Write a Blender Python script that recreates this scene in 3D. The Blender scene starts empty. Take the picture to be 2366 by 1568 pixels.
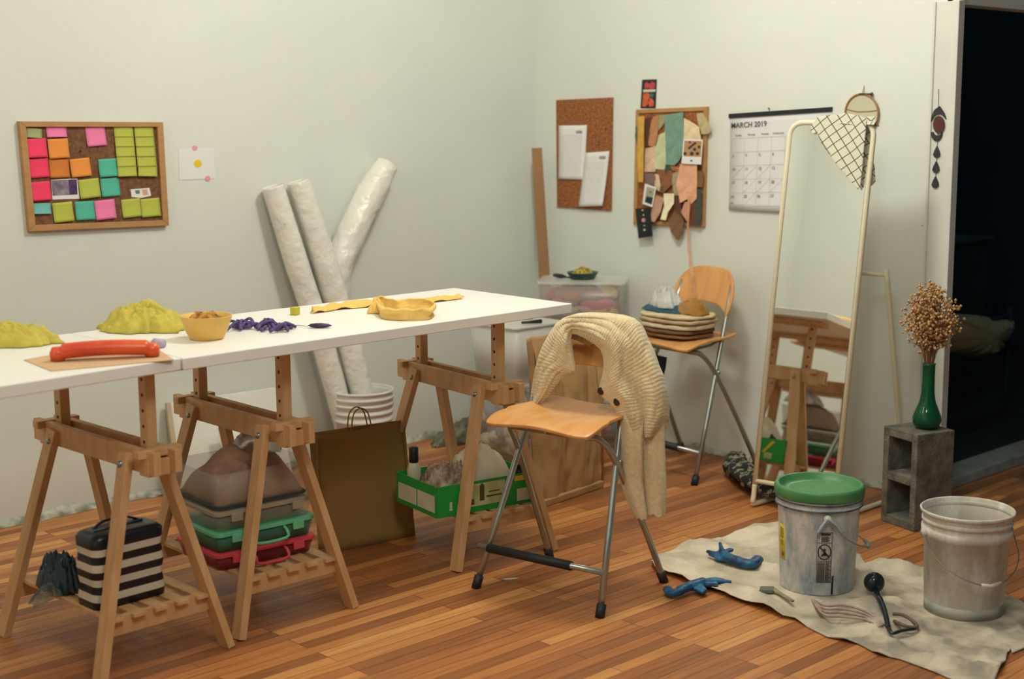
import bpy, bmesh, math, random
from math import sin, cos, pi, radians, sqrt, atan2
from mathutils import Vector, Matrix, noise
from mathutils.geometry import delaunay_2d_cdt
S = bpy.context.scene
C = S.collection
random.seed(7)

# ------------------------------------------------------------------ camera
FPX, YAW, PIT, ROL = 3335.947, 0.764481, 0.15687, -0.004295
CAM = Vector((-5.55556, -5.600496, 1.679259))
fw = Vector((sin(YAW)*cos(PIT), cos(YAW)*cos(PIT), -sin(PIT)))
r0 = Vector((cos(YAW), -sin(YAW), 0)); u0 = r0.cross(fw)
RT = r0*cos(ROL) + u0*sin(ROL); UP = u0*cos(ROL) - r0*sin(ROL)
cd = bpy.data.cameras.new('camera'); cam = bpy.data.objects.new('camera', cd); C.objects.link(cam)
cd.sensor_fit = 'HORIZONTAL'; cd.sensor_width = 36.0; cd.lens = FPX*36/2366
cd.clip_start = .05
m3 = Matrix((RT, UP, -fw)).transposed()
cam.matrix_world = Matrix.Translation(CAM) @ m3.to_4x4()
cd.dof.use_dof = True; cd.dof.focus_distance = 5.3; cd.dof.aperture_fstop = 2.0
S.camera = cam
# ------------------------------------------------------------------ view, world, lights
S.view_settings.view_transform = 'Standard'; S.view_settings.look = 'None'
S.view_settings.gamma = 1.0; S.view_settings.exposure = -0.13
S.view_settings.use_curve_mapping = False
W = bpy.data.worlds.new('world'); S.world = W; W.use_nodes = True
bg = W.node_tree.nodes['Background']; bg.inputs[0].default_value = (.30, .52, .62, 1); bg.inputs[1].default_value = 0.20
def lamp(name, kind, loc, power, col, size=.2, target=None):
    l = bpy.data.lights.new(name, kind); l.energy = power; l.color = col
    if kind == 'AREA': l.shape = 'DISK'; l.size = size
    else: l.shadow_soft_size = size
    o = bpy.data.objects.new(name, l); o.location = loc
    if target is not None: o.rotation_euler = (Vector(target)-Vector(loc)).to_track_quat('-Z', 'Y').to_euler()
    C.objects.link(o); return o
lamp('ceiling_and_fill_light', 'POINT', (-1.9, -2.1, 3.05), 98, (.985, .975, .885), .18)
lamp('ceiling_and_fill_light', 'POINT', (-4.0, -4.2, 3.0), 92, (.985, .975, .885), .3)
lamp('ceiling_and_fill_light', 'POINT', (-5.5, -1.6, 3.0), 34, (.985, .975, .885), .2)  # added fill lamp, brightens the walls reflected in the mirror

lamp('dark_room_fill', 'POINT', (2.2, -1.6, 2.3), 5.0, (.55, .85, 1.0), .2)  # added lamp with no source there, lifts the unlit room

# pixel of the photograph -> point on a real surface
def ray(a, b): return RT*((a-1183)/FPX) - UP*((b-784)/FPX) + fw
def F(a, b, z=0.0): d = ray(a, b); return CAM + d*((z-CAM.z)/d.z)
def WX(a, b, x=0.0): d = ray(a, b); return CAM + d*((x-CAM.x)/d.x)
def WY(a, b, y=0.0): d = ray(a, b); return CAM + d*((y-CAM.y)/d.y)
def PL(a, b, p, n): d = ray(a, b); return CAM + d*((Vector(p)-CAM).dot(n)/d.dot(n))

# ------------------------------------------------------------------ materials
MATS = {}
def mat(name, col, rough=.6, metal=0, var=0, vs=8, bump=0, bs=60, alpha=1, trans=0, col2=None, sheen=0, stretch=None, spec=None, ior=None, emis=0):
    if name in MATS: return MATS[name]
    m = bpy.data.materials.new(name); m.use_nodes = True; nt = m.node_tree; b = nt.nodes['Principled BSDF']
    c = (*col, 1); b.inputs['Base Color'].default_value = c
    b.inputs['Roughness'].default_value = rough; b.inputs['Metallic'].default_value = metal
    b.inputs['Alpha'].default_value = alpha; b.inputs['Transmission Weight'].default_value = trans
    if spec is not None: b.inputs['Specular IOR Level'].default_value = spec
    if ior: b.inputs['IOR'].default_value = ior
    if sheen: b.inputs['Sheen Weight'].default_value = sheen
    tc = nt.nodes.new('ShaderNodeTexCoord'); co = tc.outputs['Object']
    if stretch:
        mp = nt.nodes.new('ShaderNodeMapping'); mp.inputs['Scale'].default_value = stretch
        nt.links.new(co, mp.inputs[0]); co = mp.outputs[0]
    if var or col2:
        n = nt.nodes.new('ShaderNodeTexNoise'); n.inputs['Scale'].default_value = vs; n.inputs['Detail'].default_value = 5
        nt.links.new(co, n.inputs['Vector'])
        r = nt.nodes.new('ShaderNodeValToRGB'); r.color_ramp.elements[0].position = .38; r.color_ramp.elements[1].position = .64
        c2 = col2 or tuple(x*(1-var) for x in col)
        r.color_ramp.elements[0].color = (*c2, 1); r.color_ramp.elements[1].color = c
        nt.links.new(n.outputs[0], r.inputs[0]); nt.links.new(r.outputs[0], b.inputs['Base Color'])
    if bump:
        n2 = nt.nodes.new('ShaderNodeTexNoise'); n2.inputs['Scale'].default_value = bs; n2.inputs['Detail'].default_value = 4
        nt.links.new(co, n2.inputs['Vector'])
        bp = nt.nodes.new('ShaderNodeBump'); bp.inputs['Strength'].default_value = bump; bp.inputs['Distance'].default_value = .01
        nt.links.new(n2.outputs[0], bp.inputs['Height']); nt.links.new(bp.outputs[0], b.inputs['Normal'])
    MATS[name] = m; return m

def srgb(r, g, b):
    f = lambda v: ((v/255)/12.92 if v/255 <= .04045 else ((v/255+.055)/1.055)**2.4)
    return (f(r), f(g), f(b))

def floor_mat():
    m = bpy.data.materials.new('hardwood_strips'); m.use_nodes = True; nt = m.node_tree; b = nt.nodes['Principled BSDF']; L = nt.links.new
    tc = nt.nodes.new('ShaderNodeTexCoord'); mp = nt.nodes.new('ShaderNodeMapping'); mp.inputs['Location'].default_value = (.3, .02, 0)
    L(tc.outputs['Object'], mp.inputs[0])
    br = nt.nodes.new('ShaderNodeTexBrick'); L(mp.outputs[0], br.inputs['Vector'])
    br.offset = .37; br.offset_frequency = 3; br.squash = 1
    br.inputs['Scale'].default_value = 1; br.inputs['Brick Width'].default_value = .9; br.inputs['Row Height'].default_value = .052
    br.inputs['Mortar Size'].default_value = .0012; br.inputs['Bias'].default_value = 0
    br.inputs['Color1'].default_value = (0, 0, 0, 1); br.inputs['Color2'].default_value = (1, 1, 1, 1); br.inputs['Mortar'].default_value = (0, 0, 0, 1)
    rp = nt.nodes.new('ShaderNodeValToRGB'); e = rp.color_ramp.elements
    e[0].position = 0; e[0].color = (*srgb(146, 94, 56), 1); e[1].position = 1; e[1].color = (*srgb(222, 164, 98), 1)
    for p, c in ((.35, (174, 112, 66)), (.62, (192, 126, 72)), (.85, (204, 140, 80))):
        x = e.new(p); x.color = (*srgb(*c), 1)
    L(br.outputs['Color'], rp.inputs[0])
    mp2 = nt.nodes.new('ShaderNodeMapping'); mp2.inputs['Scale'].default_value = (2, 34, 1); L(tc.outputs['Object'], mp2.inputs[0])
    n = nt.nodes.new('ShaderNodeTexNoise'); n.inputs['Scale'].default_value = 2.2; n.inputs['Detail'].default_value = 6; L(mp2.outputs[0], n.inputs['Vector'])
    r2 = nt.nodes.new('ShaderNodeValToRGB'); r2.color_ramp.elements[0].position = .3; r2.color_ramp.elements[0].color = (.62, .56, .52, 1)
    r2.color_ramp.elements[1].position = .7; r2.color_ramp.elements[1].color = (1.12, 1.08, 1.05, 1)
    L(n.outputs[0], r2.inputs[0])
    mx = nt.nodes.new('ShaderNodeMixRGB'); mx.blend_type = 'MULTIPLY'; mx.inputs[0].default_value = .8
    L(rp.outputs[0], mx.inputs[1]); L(r2.outputs[0], mx.inputs[2])
    mm = nt.nodes.new('ShaderNodeMixRGB'); L(br.outputs['Fac'], mm.inputs[0]); L(mx.outputs[0], mm.inputs[1]); mm.inputs[2].default_value = (*srgb(70, 34, 20), 1)
    L(mm.outputs[0], b.inputs['Base Color'])
    b.inputs['Roughness'].default_value = .42; b.inputs['Specular IOR Level'].default_value = .35
    bp = nt.nodes.new('ShaderNodeBump'); bp.inputs['Strength'].default_value = .25; bp.inputs['Distance'].default_value = .004
    L(n.outputs[0], bp.inputs['Height']); L(bp.outputs[0], b.inputs['Normal'])
    return m
M_floor = floor_mat()
M_wall = mat('white_wall_paint', (.745, .775, .71), .75, var=.035, vs=1.6, bump=.12, bs=26)
M_trim = mat('casing_paint', (.70, .72, .65), .45, var=.05, vs=5)
M_ceil = mat('ceiling_paint', (.8, .78, .7), .9, var=.03)
M_rubble = mat('crumbled_plaster', (.60, .60, .52), .9, col2=(.26, .29, .24), vs=20, bump=.6, bs=40)
M_dark = mat('dark_room_shade', (.030, .075, .095), .95, var=.3, vs=2)  # teal darkness of the unlit room put into its wall colour
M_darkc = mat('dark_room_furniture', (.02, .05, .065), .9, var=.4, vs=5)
M_wood = mat('pine', srgb(216, 176, 130), .55, col2=srgb(202, 158, 108), vs=4, stretch=(6, 6, 1), bump=.08, bs=30)
M_wooddk = mat('pine_hole', srgb(60, 38, 24), .8)
M_white = mat('white_laminate', (.86, .85, .80), .38, var=.02, vs=3)
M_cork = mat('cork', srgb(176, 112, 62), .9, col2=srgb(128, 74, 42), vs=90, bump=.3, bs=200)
M_corkd = mat('cork_dark', srgb(134, 92, 60), .9, col2=srgb(104, 70, 48), vs=60, bump=.3, bs=200)  # darker cork tone for the sticky note board
M_frame = mat('board_frame_wood', srgb(190, 142, 90), .55, var=.15, vs=12, stretch=(1, 1, 4))
M_ply = mat('beech_plywood', srgb(222, 164, 102), .34, col2=srgb(212, 150, 88), vs=3, stretch=(2, 9, 2))
M_steel = mat('grey_steel_tube', (.42, .45, .42), .32, metal=.8, var=.15, vs=10)
M_rub = mat('black_rubber', (.012, .018, .022), .55, var=.2, vs=20)
M_knit = mat('cream_wool', srgb(232, 212, 168), .95, var=.14, vs=70, bump=.5, bs=320, sheen=.4)
M_btn = mat('brown_button', srgb(38, 24, 26), .35, var=.1)
M_kraft = mat('kraft_paper', srgb(150, 110, 52), .8, var=.12, vs=5, bump=.25, bs=14)
M_kraft_dk = mat('olive_kraft_paper', srgb(158, 124, 70), .8, var=.10, vs=5, bump=.25, bs=10)
M_tan = mat('tan_wrapping_paper', srgb(186, 146, 98), .8, var=.16, vs=7, bump=.7, bs=7)
M_twine = mat('paper_twine', srgb(170, 120, 80), .8, var=.2, vs=60)
M_plas = mat('frosted_plastic', (.75, .77, .72), .22, alpha=.20, var=.05)
M_pail = mat('white_plastic', (.82, .82, .76), .38, var=.05, vs=6)
M_green = mat('green_plastic_lid', srgb(58, 124, 74), .45, col2=srgb(84, 138, 84), vs=9)
M_film = mat('plastic_film', (.85, .85, .80), .15, alpha=.50, bump=1.0, bs=34, var=.2, vs=16)
M_roll = mat('wrapped_white_fabric', (.84, .82, .74), .22, var=.07, vs=9, bump=1.0, bs=24)
M_black = mat('black_plastic', (.008, .014, .02), .4, var=.2)
M_paper = mat('white_paper', (.82, .82, .80), .8, var=.02, vs=20)
M_ink = mat('dark_ink', (.03, .035, .04), .7, var=.1)
M_pencil = mat('grey_print', (.33, .32, .34), .8, var=.2, vs=40)
M_mframe = mat('cream_enamel_tube', srgb(236, 228, 198), .3, var=.03)
M_glassm = mat('mirror_silver', (.97, .98, .95), .012, metal=1)
M_conc = mat('concrete', srgb(120, 118, 104), .95, col2=srgb(88, 88, 80), vs=18, bump=.7, bs=70)
M_vase = mat('green_glass', (.008, .13, .05), .06, var=.2, vs=12, trans=.35, ior=1.45)
M_dry = mat('dried_seed_heads', srgb(222, 184, 130), .9, col2=srgb(176, 128, 84), vs=60)
M_stem = mat('dried_stem', srgb(150, 104, 64), .9, var=.2)

def painted_pail(name, amt, blue):
    m = bpy.data.materials.new(name); m.use_nodes = True; nt = m.node_tree; b = nt.nodes['Principled BSDF']; L = nt.links.new
    tc = nt.nodes.new('ShaderNodeTexCoord'); mp = nt.nodes.new('ShaderNodeMapping'); mp.inputs['Scale'].default_value = (1, 1, .45); L(tc.outputs['Object'], mp.inputs[0])
    n = nt.nodes.new('ShaderNodeTexNoise'); n.inputs['Scale'].default_value = 11; n.inputs['Detail'].default_value = 9; n.inputs['Roughness'].default_value = .68; L(mp.outputs[0], n.inputs['Vector'])
    r = nt.nodes.new('ShaderNodeValToRGB'); e = r.color_ramp.elements
    e[0].position = .60-amt; e[0].color = (*blue, 1); e[1].position = .60; e[1].color = (.70, .68, .63, 1)
    L(n.outputs[0], r.inputs[0])
    v = nt.nodes.new('ShaderNodeTexVoronoi'); v.inputs['Scale'].default_value = 46; L(tc.outputs['Object'], v.inputs['Vector'])
    r3 = nt.nodes.new('ShaderNodeValToRGB'); r3.color_ramp.elements[0].position = .06; r3.color_ramp.elements[0].color = (.22, .24, .26, 1); r3.color_ramp.elements[1].position = .16; r3.color_ramp.elements[1].color = (1, 1, 1, 1)
    L(v.outputs['Distance'], r3.inputs[0])
    mx = nt.nodes.new('ShaderNodeMixRGB'); mx.blend_type = 'MULTIPLY'; mx.inputs[0].default_value = .45; L(r.outputs[0], mx.inputs[1]); L(r3.outputs[0], mx.inputs[2])
    L(mx.outputs[0], b.inputs['Base Color']); b.inputs['Roughness'].default_value = .45
    return m
M_pail1 = painted_pail('blue_stained_pail', .26, srgb(128, 144, 156))
M_pail2 = painted_pail('chalky_pail', .16, srgb(190, 182, 166))
M_cloth = mat('stained_canvas', srgb(206, 196, 166), .95, col2=srgb(150, 144, 118), vs=3.2, bump=.4, bs=60)

# ------------------------------------------------------------------ mesh building
class MB:
    def __init__(s): s.bm = bmesh.new(); s.mi = 0; s.uv = None
    def face(s, vs):
        try: f = s.bm.faces.new(vs)
        except ValueError: return None
        f.material_index = s.mi; f.smooth = True; return f
    def box(s, c, size, rot=None, flat=True):
        hx, hy, hz = size[0]/2, size[1]/2, size[2]/2; R = rot or Matrix.Identity(3); c = Vector(c)
        v = [s.bm.verts.new(c + R @ Vector((x, y, z))) for x in (-hx, hx) for y in (-hy, hy) for z in (-hz, hz)]
        for q in ((0, 1, 3, 2), (4, 6, 7, 5), (0, 4, 5, 1), (2, 3, 7, 6), (0, 2, 6, 4), (1, 5, 7, 3)):
            f = s.face([v[i] for i in q]);  f.smooth = not flat
        return s
    def bar(s, a, b, w, t, up=(0, 0, 1)):
        a = Vector(a); b = Vector(b); d = (b-a); L = d.length; d.normalize(); u = Vector(up); x = d.cross(u)
        if x.length < 1e-4: x = Vector((1, 0, 0))
        x.normalize(); y = d.cross(x); R = Matrix((x, y, d)).transposed()
        return s.box((a+b)/2, (w, t, L), R)
    def tube(s, pts, r, seg=10, closed=False, caps=True, flat=1.0):
        P = [Vector(p) for p in pts]; n = len(P); rs = r if isinstance(r, (list, tuple)) else [r]*n; rings = []; prev = None
        for i in range(n):
            if closed: t = P[(i+1) % n]-P[i-1]
            else: t = P[min(i+1, n-1)]-P[max(i-1, 0)]
            if t.length < 1e-9: t = Vector((0, 0, 1))
            t.normalize()
            if prev is None:
                a = Vector((0, 0, 1)) if abs(t.z) < .9 else Vector((1, 0, 0)); x = t.cross(a).normalized()
            else:
                x = prev - t*prev.dot(t)
                x = x.normalized() if x.length > 1e-6 else t.orthogonal().normalized()
            prev = x; y = t.cross(x)
            rings.append([s.bm.verts.new(P[i]+(x*cos(2*pi*k/seg)+y*sin(2*pi*k/seg)*flat)*rs[i]) for k in range(seg)])
        for i in range(n if closed else n-1):
            A = rings[i]; B = rings[(i+1) % n]
            for k in range(seg): s.face([A[k], A[(k+1) % seg], B[(k+1) % seg], B[k]])
        if caps and not closed:
            s.face(list(reversed(rings[0]))); s.face(rings[-1])
        return s
    def lathe(s, prof, c=(0, 0, 0), seg=40):
        c = Vector(c); rings = []
        for p in prof:
            r, z = p[0], p[1]
            if r < 1e-6: rings.append([s.bm.verts.new(c+Vector((0, 0, z)))])
            else: rings.append([s.bm.verts.new(c+Vector((r*cos(2*pi*k/seg), r*sin(2*pi*k/seg), z))) for k in range(seg)])
        for i in range(len(rings)-1):
            A, B = rings[i], rings[i+1]; mi = s.mi
            if len(prof[i]) > 2: s.mi = prof[i][2]
            for k in range(seg):
                k2 = (k+1) % seg
                if len(A) == 1 and len(B) > 1: s.face([A[0], B[k], B[k2]])
                elif len(B) == 1 and len(A) > 1: s.face([A[k], B[0], A[k2]])
                elif len(A) > 1: s.face([A[k], B[k], B[k2], A[k2]])
            s.mi = mi
        return s
    def grid(s, nu, nv, fn, wrapu=False, mi=None):
        V = [[s.bm.verts.new(fn(i/(nu-(0 if wrapu else 1)), j/(nv-1))) for j in range(nv)] for i in range(nu)]
        if s.uv is None: s.uv = s.bm.loops.layers.uv.new('UVMap')
        for i in range(nu if wrapu else nu-1):
            for j in range(nv-1):
                i2 = (i+1) % nu
                f = s.face([V[i][j], V[i2][j], V[i2][j+1], V[i][j+1]])
                if f:
                    for l, (a, b) in zip(f.loops, ((i, j), (i+1, j), (i+1, j+1), (i, j+1))): l[s.uv].uv = (a/(nu-1), b/(nv-1))
        return s
    def prism(s, pts, d):
        """closed polygon of 3D points extruded by vector d"""
        d = Vector(d); A = [s.bm.verts.new(Vector(p)) for p in pts]; B = [s.bm.verts.new(Vector(p)+d) for p in pts]; n = len(pts)
        for f in (s.face(list(reversed(A))), s.face(B)):
            if f: f.smooth = False
        for i in range(n):
            f = s.face([A[i], A[(i+1) % n], B[(i+1) % n], B[i]])
            if f: f.smooth = False
        return s

def obj(name, mb, m, parent=None, world=False, loc=None, sol=None, bevel=None, sub=None, remesh=None):
    bm = mb.bm
    if world and parent is not None: bm.transform(root_inv(parent))
    if loc is not None and parent is None: bm.transform(Matrix.Translation(-Vector(loc)))
    bmesh.ops.recalc_face_normals(bm, faces=bm.faces)
    me = bpy.data.meshes.new(name); bm.to_mesh(me); bm.free()
    for x in (m if isinstance(m, (list, tuple)) else [m]): me.materials.append(x)
    o = bpy.data.objects.new(name, me); C.objects.link(o)
    if parent is not None: o.parent = parent
    elif loc is not None: o.location = loc
    if remesh:
        q = o.modifiers.new('r', 'REMESH'); q.mode = 'VOXEL'; q.voxel_size = remesh; q.use_smooth_shade = True
        q = o.modifiers.new('s', 'SMOOTH'); q.iterations = 4
    if sol: q = o.modifiers.new('s', 'SOLIDIFY'); q.thickness = sol; q.offset = 0
    if bevel: q = o.modifiers.new('b', 'BEVEL'); q.width = bevel; q.segments = 2; q.limit_method = 'ANGLE'; q.angle_limit = radians(40)
    if sub: q = o.modifiers.new('u', 'SUBSURF'); q.levels = sub; q.render_levels = sub
    return o
def root_inv(o):
    while o.parent is not None: o = o.parent
    return (Matrix.Translation(o.location) @ o.rotation_euler.to_matrix().to_4x4()).inverted()
def tag(o, label, cat, group=None, kind=None):
    o['label'] = label; o['category'] = cat
    if group: o['group'] = group
    if kind: o['kind'] = kind
    return o
def thing(name, label, cat, loc=(0, 0, 0), rz=0, group=None, kind=None):
    o = bpy.data.objects.new(name, None); o.empty_display_size = .05; C.objects.link(o)
    o.location = loc; o.rotation_euler = (0, 0, rz); return tag(o, label, cat, group, kind)
def struct(name, mb, m, parent=None, **k):
    o = obj(name, mb, m, parent, **k)
    if parent is None: o['kind'] = 'structure'
    return o
def RZ(a): return Matrix.Rotation(a, 3, 'Z')
def nz(x, y, z=0.0): return noise.noise(Vector((x, y, z)))
def smooth_path(pts, n=8, closed=False):
    P = [Vector(p) for p in pts]; out = []; N = len(P)
    rng = range(N if closed else N-1)
    for i in rng:
        if closed: a, b, c, d = P[i-1], P[i], P[(i+1) % N], P[(i+2) % N]
        else: a, b, c, d = P[max(i-1, 0)], P[i], P[i+1], P[min(i+2, N-1)]
        for k in range(n):
            t = k/n
            out.append(.5*((2*b)+(c-a)*t+(2*a-5*b+4*c-d)*t*t+(3*b-a-3*c+d)*t*t*t))
    if not closed: out.append(P[-1])
    return out

# ------------------------------------------------------------------ the room
YR = -2.49                                      # where the right wall stops at the opening
struct('floor', MB().box((-2.0, -3.4, -.05), (12, 10, .1)), M_floor)
struct('ceiling', MB().box((-3.1, -3.2, 3.45), (8.6, 6.7, .1)), M_ceil)
struct('wall_left', MB().box((-3.25, .06, 1.7), (6.7, .12, 3.4)), M_wall)
struct('wall_far_left', MB().box((-6.65, -3.0, 1.7), (.1, 8, 3.4)), M_wall)
struct('wall_right', MB().box((.006, YR/2+.06, 1.7), (.012, -YR+.12, 3.4)), M_wall)
# opening into the dark room, in a wall that runs back from the end of the right wall
struct('wall_opening', MB().box((2.2, -2.36, 1.7), (2.08, .13, 3.4)).box((.5865, -2.36, 2.76), (1.147, .13, 1.28)).box((.02, -2.45, 2.76), (.015, .08, 1.28)), M_wall)
struct('trim_3', MB().box((.60, -2.36, .025), (1.13, .15, .05)), mat('threshold_paint', (.34, .37, .33), .8, var=.3, vs=9), bevel=.006)
struct('trim_1', MB().box((-.012, YR+.055, 1.06), (.024, .11, 2.12)).box((-.012, YR-.002, 1.06), (.048, .020, 2.12)).box((-.016, YR+.104, 1.06), (.032, .012, 2.12)), M_trim, bevel=.003)
struct('trim_2', MB().box((.62, -2.44, 2.16), (1.24, .03, .10)).box((1.18, -2.44, 1.05), (.08, .03, 2.1)), M_trim, bevel=.003)
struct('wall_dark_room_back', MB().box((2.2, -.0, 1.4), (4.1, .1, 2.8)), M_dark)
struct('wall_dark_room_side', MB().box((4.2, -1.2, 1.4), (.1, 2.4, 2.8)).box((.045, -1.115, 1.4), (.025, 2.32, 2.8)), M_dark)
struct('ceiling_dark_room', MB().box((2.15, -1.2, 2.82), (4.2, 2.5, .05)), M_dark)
struct('floor_dark_room', MB().box((2.2, -1.17, .004), (4.0, 2.2, .008)), mat('unlit_boards', (.02, .028, .03), .7, var=.3))  # floor colour carries the shade of the unlit room

# ragged strip where the skirting board was pulled off
def ragged(name, fn, L, seed):
    mb = MB()
    def g(u, v):
        s = u*L; h = .020+.034*abs(nz(s*5, seed))+.02*abs(nz(s*17, seed+3)); d = .016+.022*abs(nz(s*7, seed+9))+.008*nz(s*31, v*9)
        prof = [(0, h), (.3, h*.9), (1, h*.45), (1.15, h*.2), (1.25, .001)][min(4, int(v*4.001))]
        return fn(s, prof[0]*d+.001, prof[1]+.006*nz(s*23, v*5, seed))
    mb.grid(int(L*60), 5, g); return mb
struct('baseboard_left', ragged('b', lambda s, d, h: Vector((-5.3+s, -d, max(h, .001))), 5.25, 2.1), M_rubble)
struct('baseboard_right', ragged('b', lambda s, d, h: Vector((-d*.8, -.05-s, max(h*.8, .001))), 2.3, 6.3), M_rubble)

# ------------------------------------------------------------------ tables and trestles
TH = .965; TT = .036
def tabletop(label, pts, z, group='white tabletops standing end to end'):
    mb = MB(); mb.prism([(x, y, z-TT) for x, y in pts], (0, 0, TT))
    return tag(obj('tabletop', mb, M_white, loc=(*pts[0], z-TT), bevel=.003), label, 'table', group)
tA = tabletop('long white tabletop carrying the yellow bowl, its end pointing at the room corner', [(-1.672, -1.878), (-1.658, -1.195), (-3.352, -1.212), (-3.354, -1.908)], TH)
tB = tabletop('white tabletop at the photo\'s left edge carrying the orange cutter', [(-3.358, -1.900), (-3.356, -1.212), (-5.02, -1.30), (-5.06, -2.03)], TH)

def leg_bar(mb, a, b, w=.052, t=.026): mb.bar(a, b, w, t, up=(1, 0, 0)); return mb
def make_trestle(label, loc, rz, group='wooden trestles under the white tabletops'):
    t = thing('trestle', label, 'trestle', loc, rz, group)
    for sx in (-1, 1):
        for y0, y1 in ((0.0, .085), (.612, .527)):
            obj('leg', leg_bar(MB(), (sx*.226, y0, .0), (sx*.052, y1, .668)), M_wood, t, bevel=.002)
    for sx in (-1, 1):
        rl = obj('rail', MB().box((sx*.036, .306, .650), (.024, .738, .070)), M_wood, t, bevel=.002)
    for y in (.085, .527):
        for sx in (-1, 1):
            obj('bolt', MB().tube([(sx*.066, y, .635), (sx*.080, y, .635)], .0095, 10), mat('zinc_bolt', (.35, .42, .42), .3, metal=.9), t)
    for y in (.04, .565):
        pm = MB().box((0, y, .795), (.034, .040, .262)).box((0, y, .645), (.034, .040, .05)); pm.mi = 1
        for k in range(5):
            pm.tube([(-.0178, y, .70+k*.048), (.0178, y, .70+k*.048)], .0062, 8)
        obj('post', pm, [M_wood, M_wooddk], t, bevel=.001)
    for y in (-.005, .61):
        obj('clamp_block', MB().box((0, y, .676), (.15, .036, .024)).box((0, y, .632), (.098, .050, .050)), M_wood, t, bevel=.002)
    obj('support_board', MB().box((0, .31, TH-TT-.0085), (.24, .66, .015)), M_wood, t, bevel=.001)
    for y in (.035, .577):
        obj('shelf_rail', MB().box((0, y, .157), (.37, .018, .060)), M_wood, t, bevel=.002)
    for k in range(5):
        obj('slat', MB().box((-.15+k*.075, .306, .182), (.044, .60, .012)), M_wood, t, bevel=.001)
    return t
def dup(root, loc, rz, label):
    r = root.copy(); C.objects.link(r); r.location = loc; r.rotation_euler = (0, 0, rz); r['label'] = label
    for ch in list(root.children):
        c = ch.copy(); C.objects.link(c); c.parent = r
        for g in ch.children: d = g.copy(); C.objects.link(d); d.parent = c
    return r
LOC_C = (-1.927, -1.775, 0); LOC_B = (-2.888, -1.779, 0); LOC_A = (-3.399, -1.808, 0)
trC = make_trestle('pine trestle with the green carton and white cloth on its lower shelf', LOC_C, -.13)
trB = dup(trC, LOC_B, -.019, 'pine trestle with the green and pink latch boxes on its lower shelf')
trA = dup(trC, LOC_A, .0275, 'pine trestle with the black and white striped bag on its lower shelf')
# ------------------------------------------------------------------ folding bar chairs
M_sole = mat('dark_edge_plywood', srgb(150, 92, 48), .5, var=.2)
def seat_mb():
    mb = MB()
    def top(a, b, dz):
        x = a*(1-.07*abs(b)**7); y = b*(1-.08*abs(a)**7)
        px = -.060+x*.195; w = .208-.020*x; py = y*w; e = max(0, -x-.35)/.65
        z = .636-.036*e*e*(.35+.65*abs(y)**1.5) + .018*max(0, x-.25)**1.5 - .010*(1-y*y)*(1-max(0, -x)) + .006*y*y*(x > -.3)
        return Vector((px, py-.008, z+dz))
    mb.grid(25, 25, lambda u, v: top(u*2-1, v*2-1, 0)); return mb
def back_mb():
    mb = MB()
    def f(u, v):
        a = u*2-1; w = .192*(1-.20*max(0, v-.45)**2*3.0)*(1-.05*max(0, .25-v)*4)
        zt = .948-.040*abs(a)**4.5; zb = .782-.052*abs(a)**3+.004
        z = zb+(zt-zb)*v; y = a*w
        return Vector((.066+.35*(z-.78)+.028*(1-a*a), y, z))
    mb.grid(31, 13, f); return mb
def make_chair(label, loc, rz):
    t = thing('folding_bar_chair', label, 'chair', loc, rz, 'folding bar chairs with plywood seats')
    obj('seat', seat_mb(), M_ply, t, sol=.013, bevel=.003)
    obj('backrest', back_mb(), M_ply, t, sol=.011, bevel=.003)
    for s in (-1, 1):
        fl = obj('front_leg', MB().tube([(-.225+.385*z, s*(.262-.118*z), max(z, .012)) for z in (0, .25, .5, .78, .875)], .0115, 12), M_steel, t)
        obj('foot_cap', MB().tube([(-.229, s*.2625, .0), (-.212, s*.259, .042)], .0165, 12), M_rub, fl)
        rl = obj('rear_leg', MB().tube(smooth_path([(.215, s*.250, .012), (.09, s*.232, .25), (-.045, s*.208, .49), (-.115, s*.190, .575), (-.150, s*.150, .590), (-.155, 0, .592)], 8), .0115, 12), M_steel, t)
        obj('foot_cap', MB().tube([(.219, s*.2505, .0), (.198, s*.247, .040)], .0165, 12), M_rub, rl)
        obj('pivot_bolt', MB().tube([(-.025, s*.205, .49), (-.035, s*.222, .49)], .008, 8), M_steel, t)
        obj('seat_bracket', MB().tube([(.020, s*.198, .645), (-.02, s*.150, .606), (-.15, s*.15, .598)], .006, 8), M_steel, t)
    fr = obj('footrest', MB().tube([(-.182, -.250, .14), (-.182, .285, .14)], .0105, 12), M_steel, t)
    obj('rubber_grip', MB().tube([(-.182, -.115, .14), (-.182, .240, .14)], .0165, 14), M_rub, fr)
    
    return t
CH1 = (-1.955, -2.155, 0); A1 = radians(10)
ch1 = make_chair('plywood folding bar chair with a cream cardigan over its back', CH1, A1)
ch2 = dup(ch1, (-.305, -1.335, 0), radians(-5), 'plywood folding bar chair against the wall with folded cloths on its seat')

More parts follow.
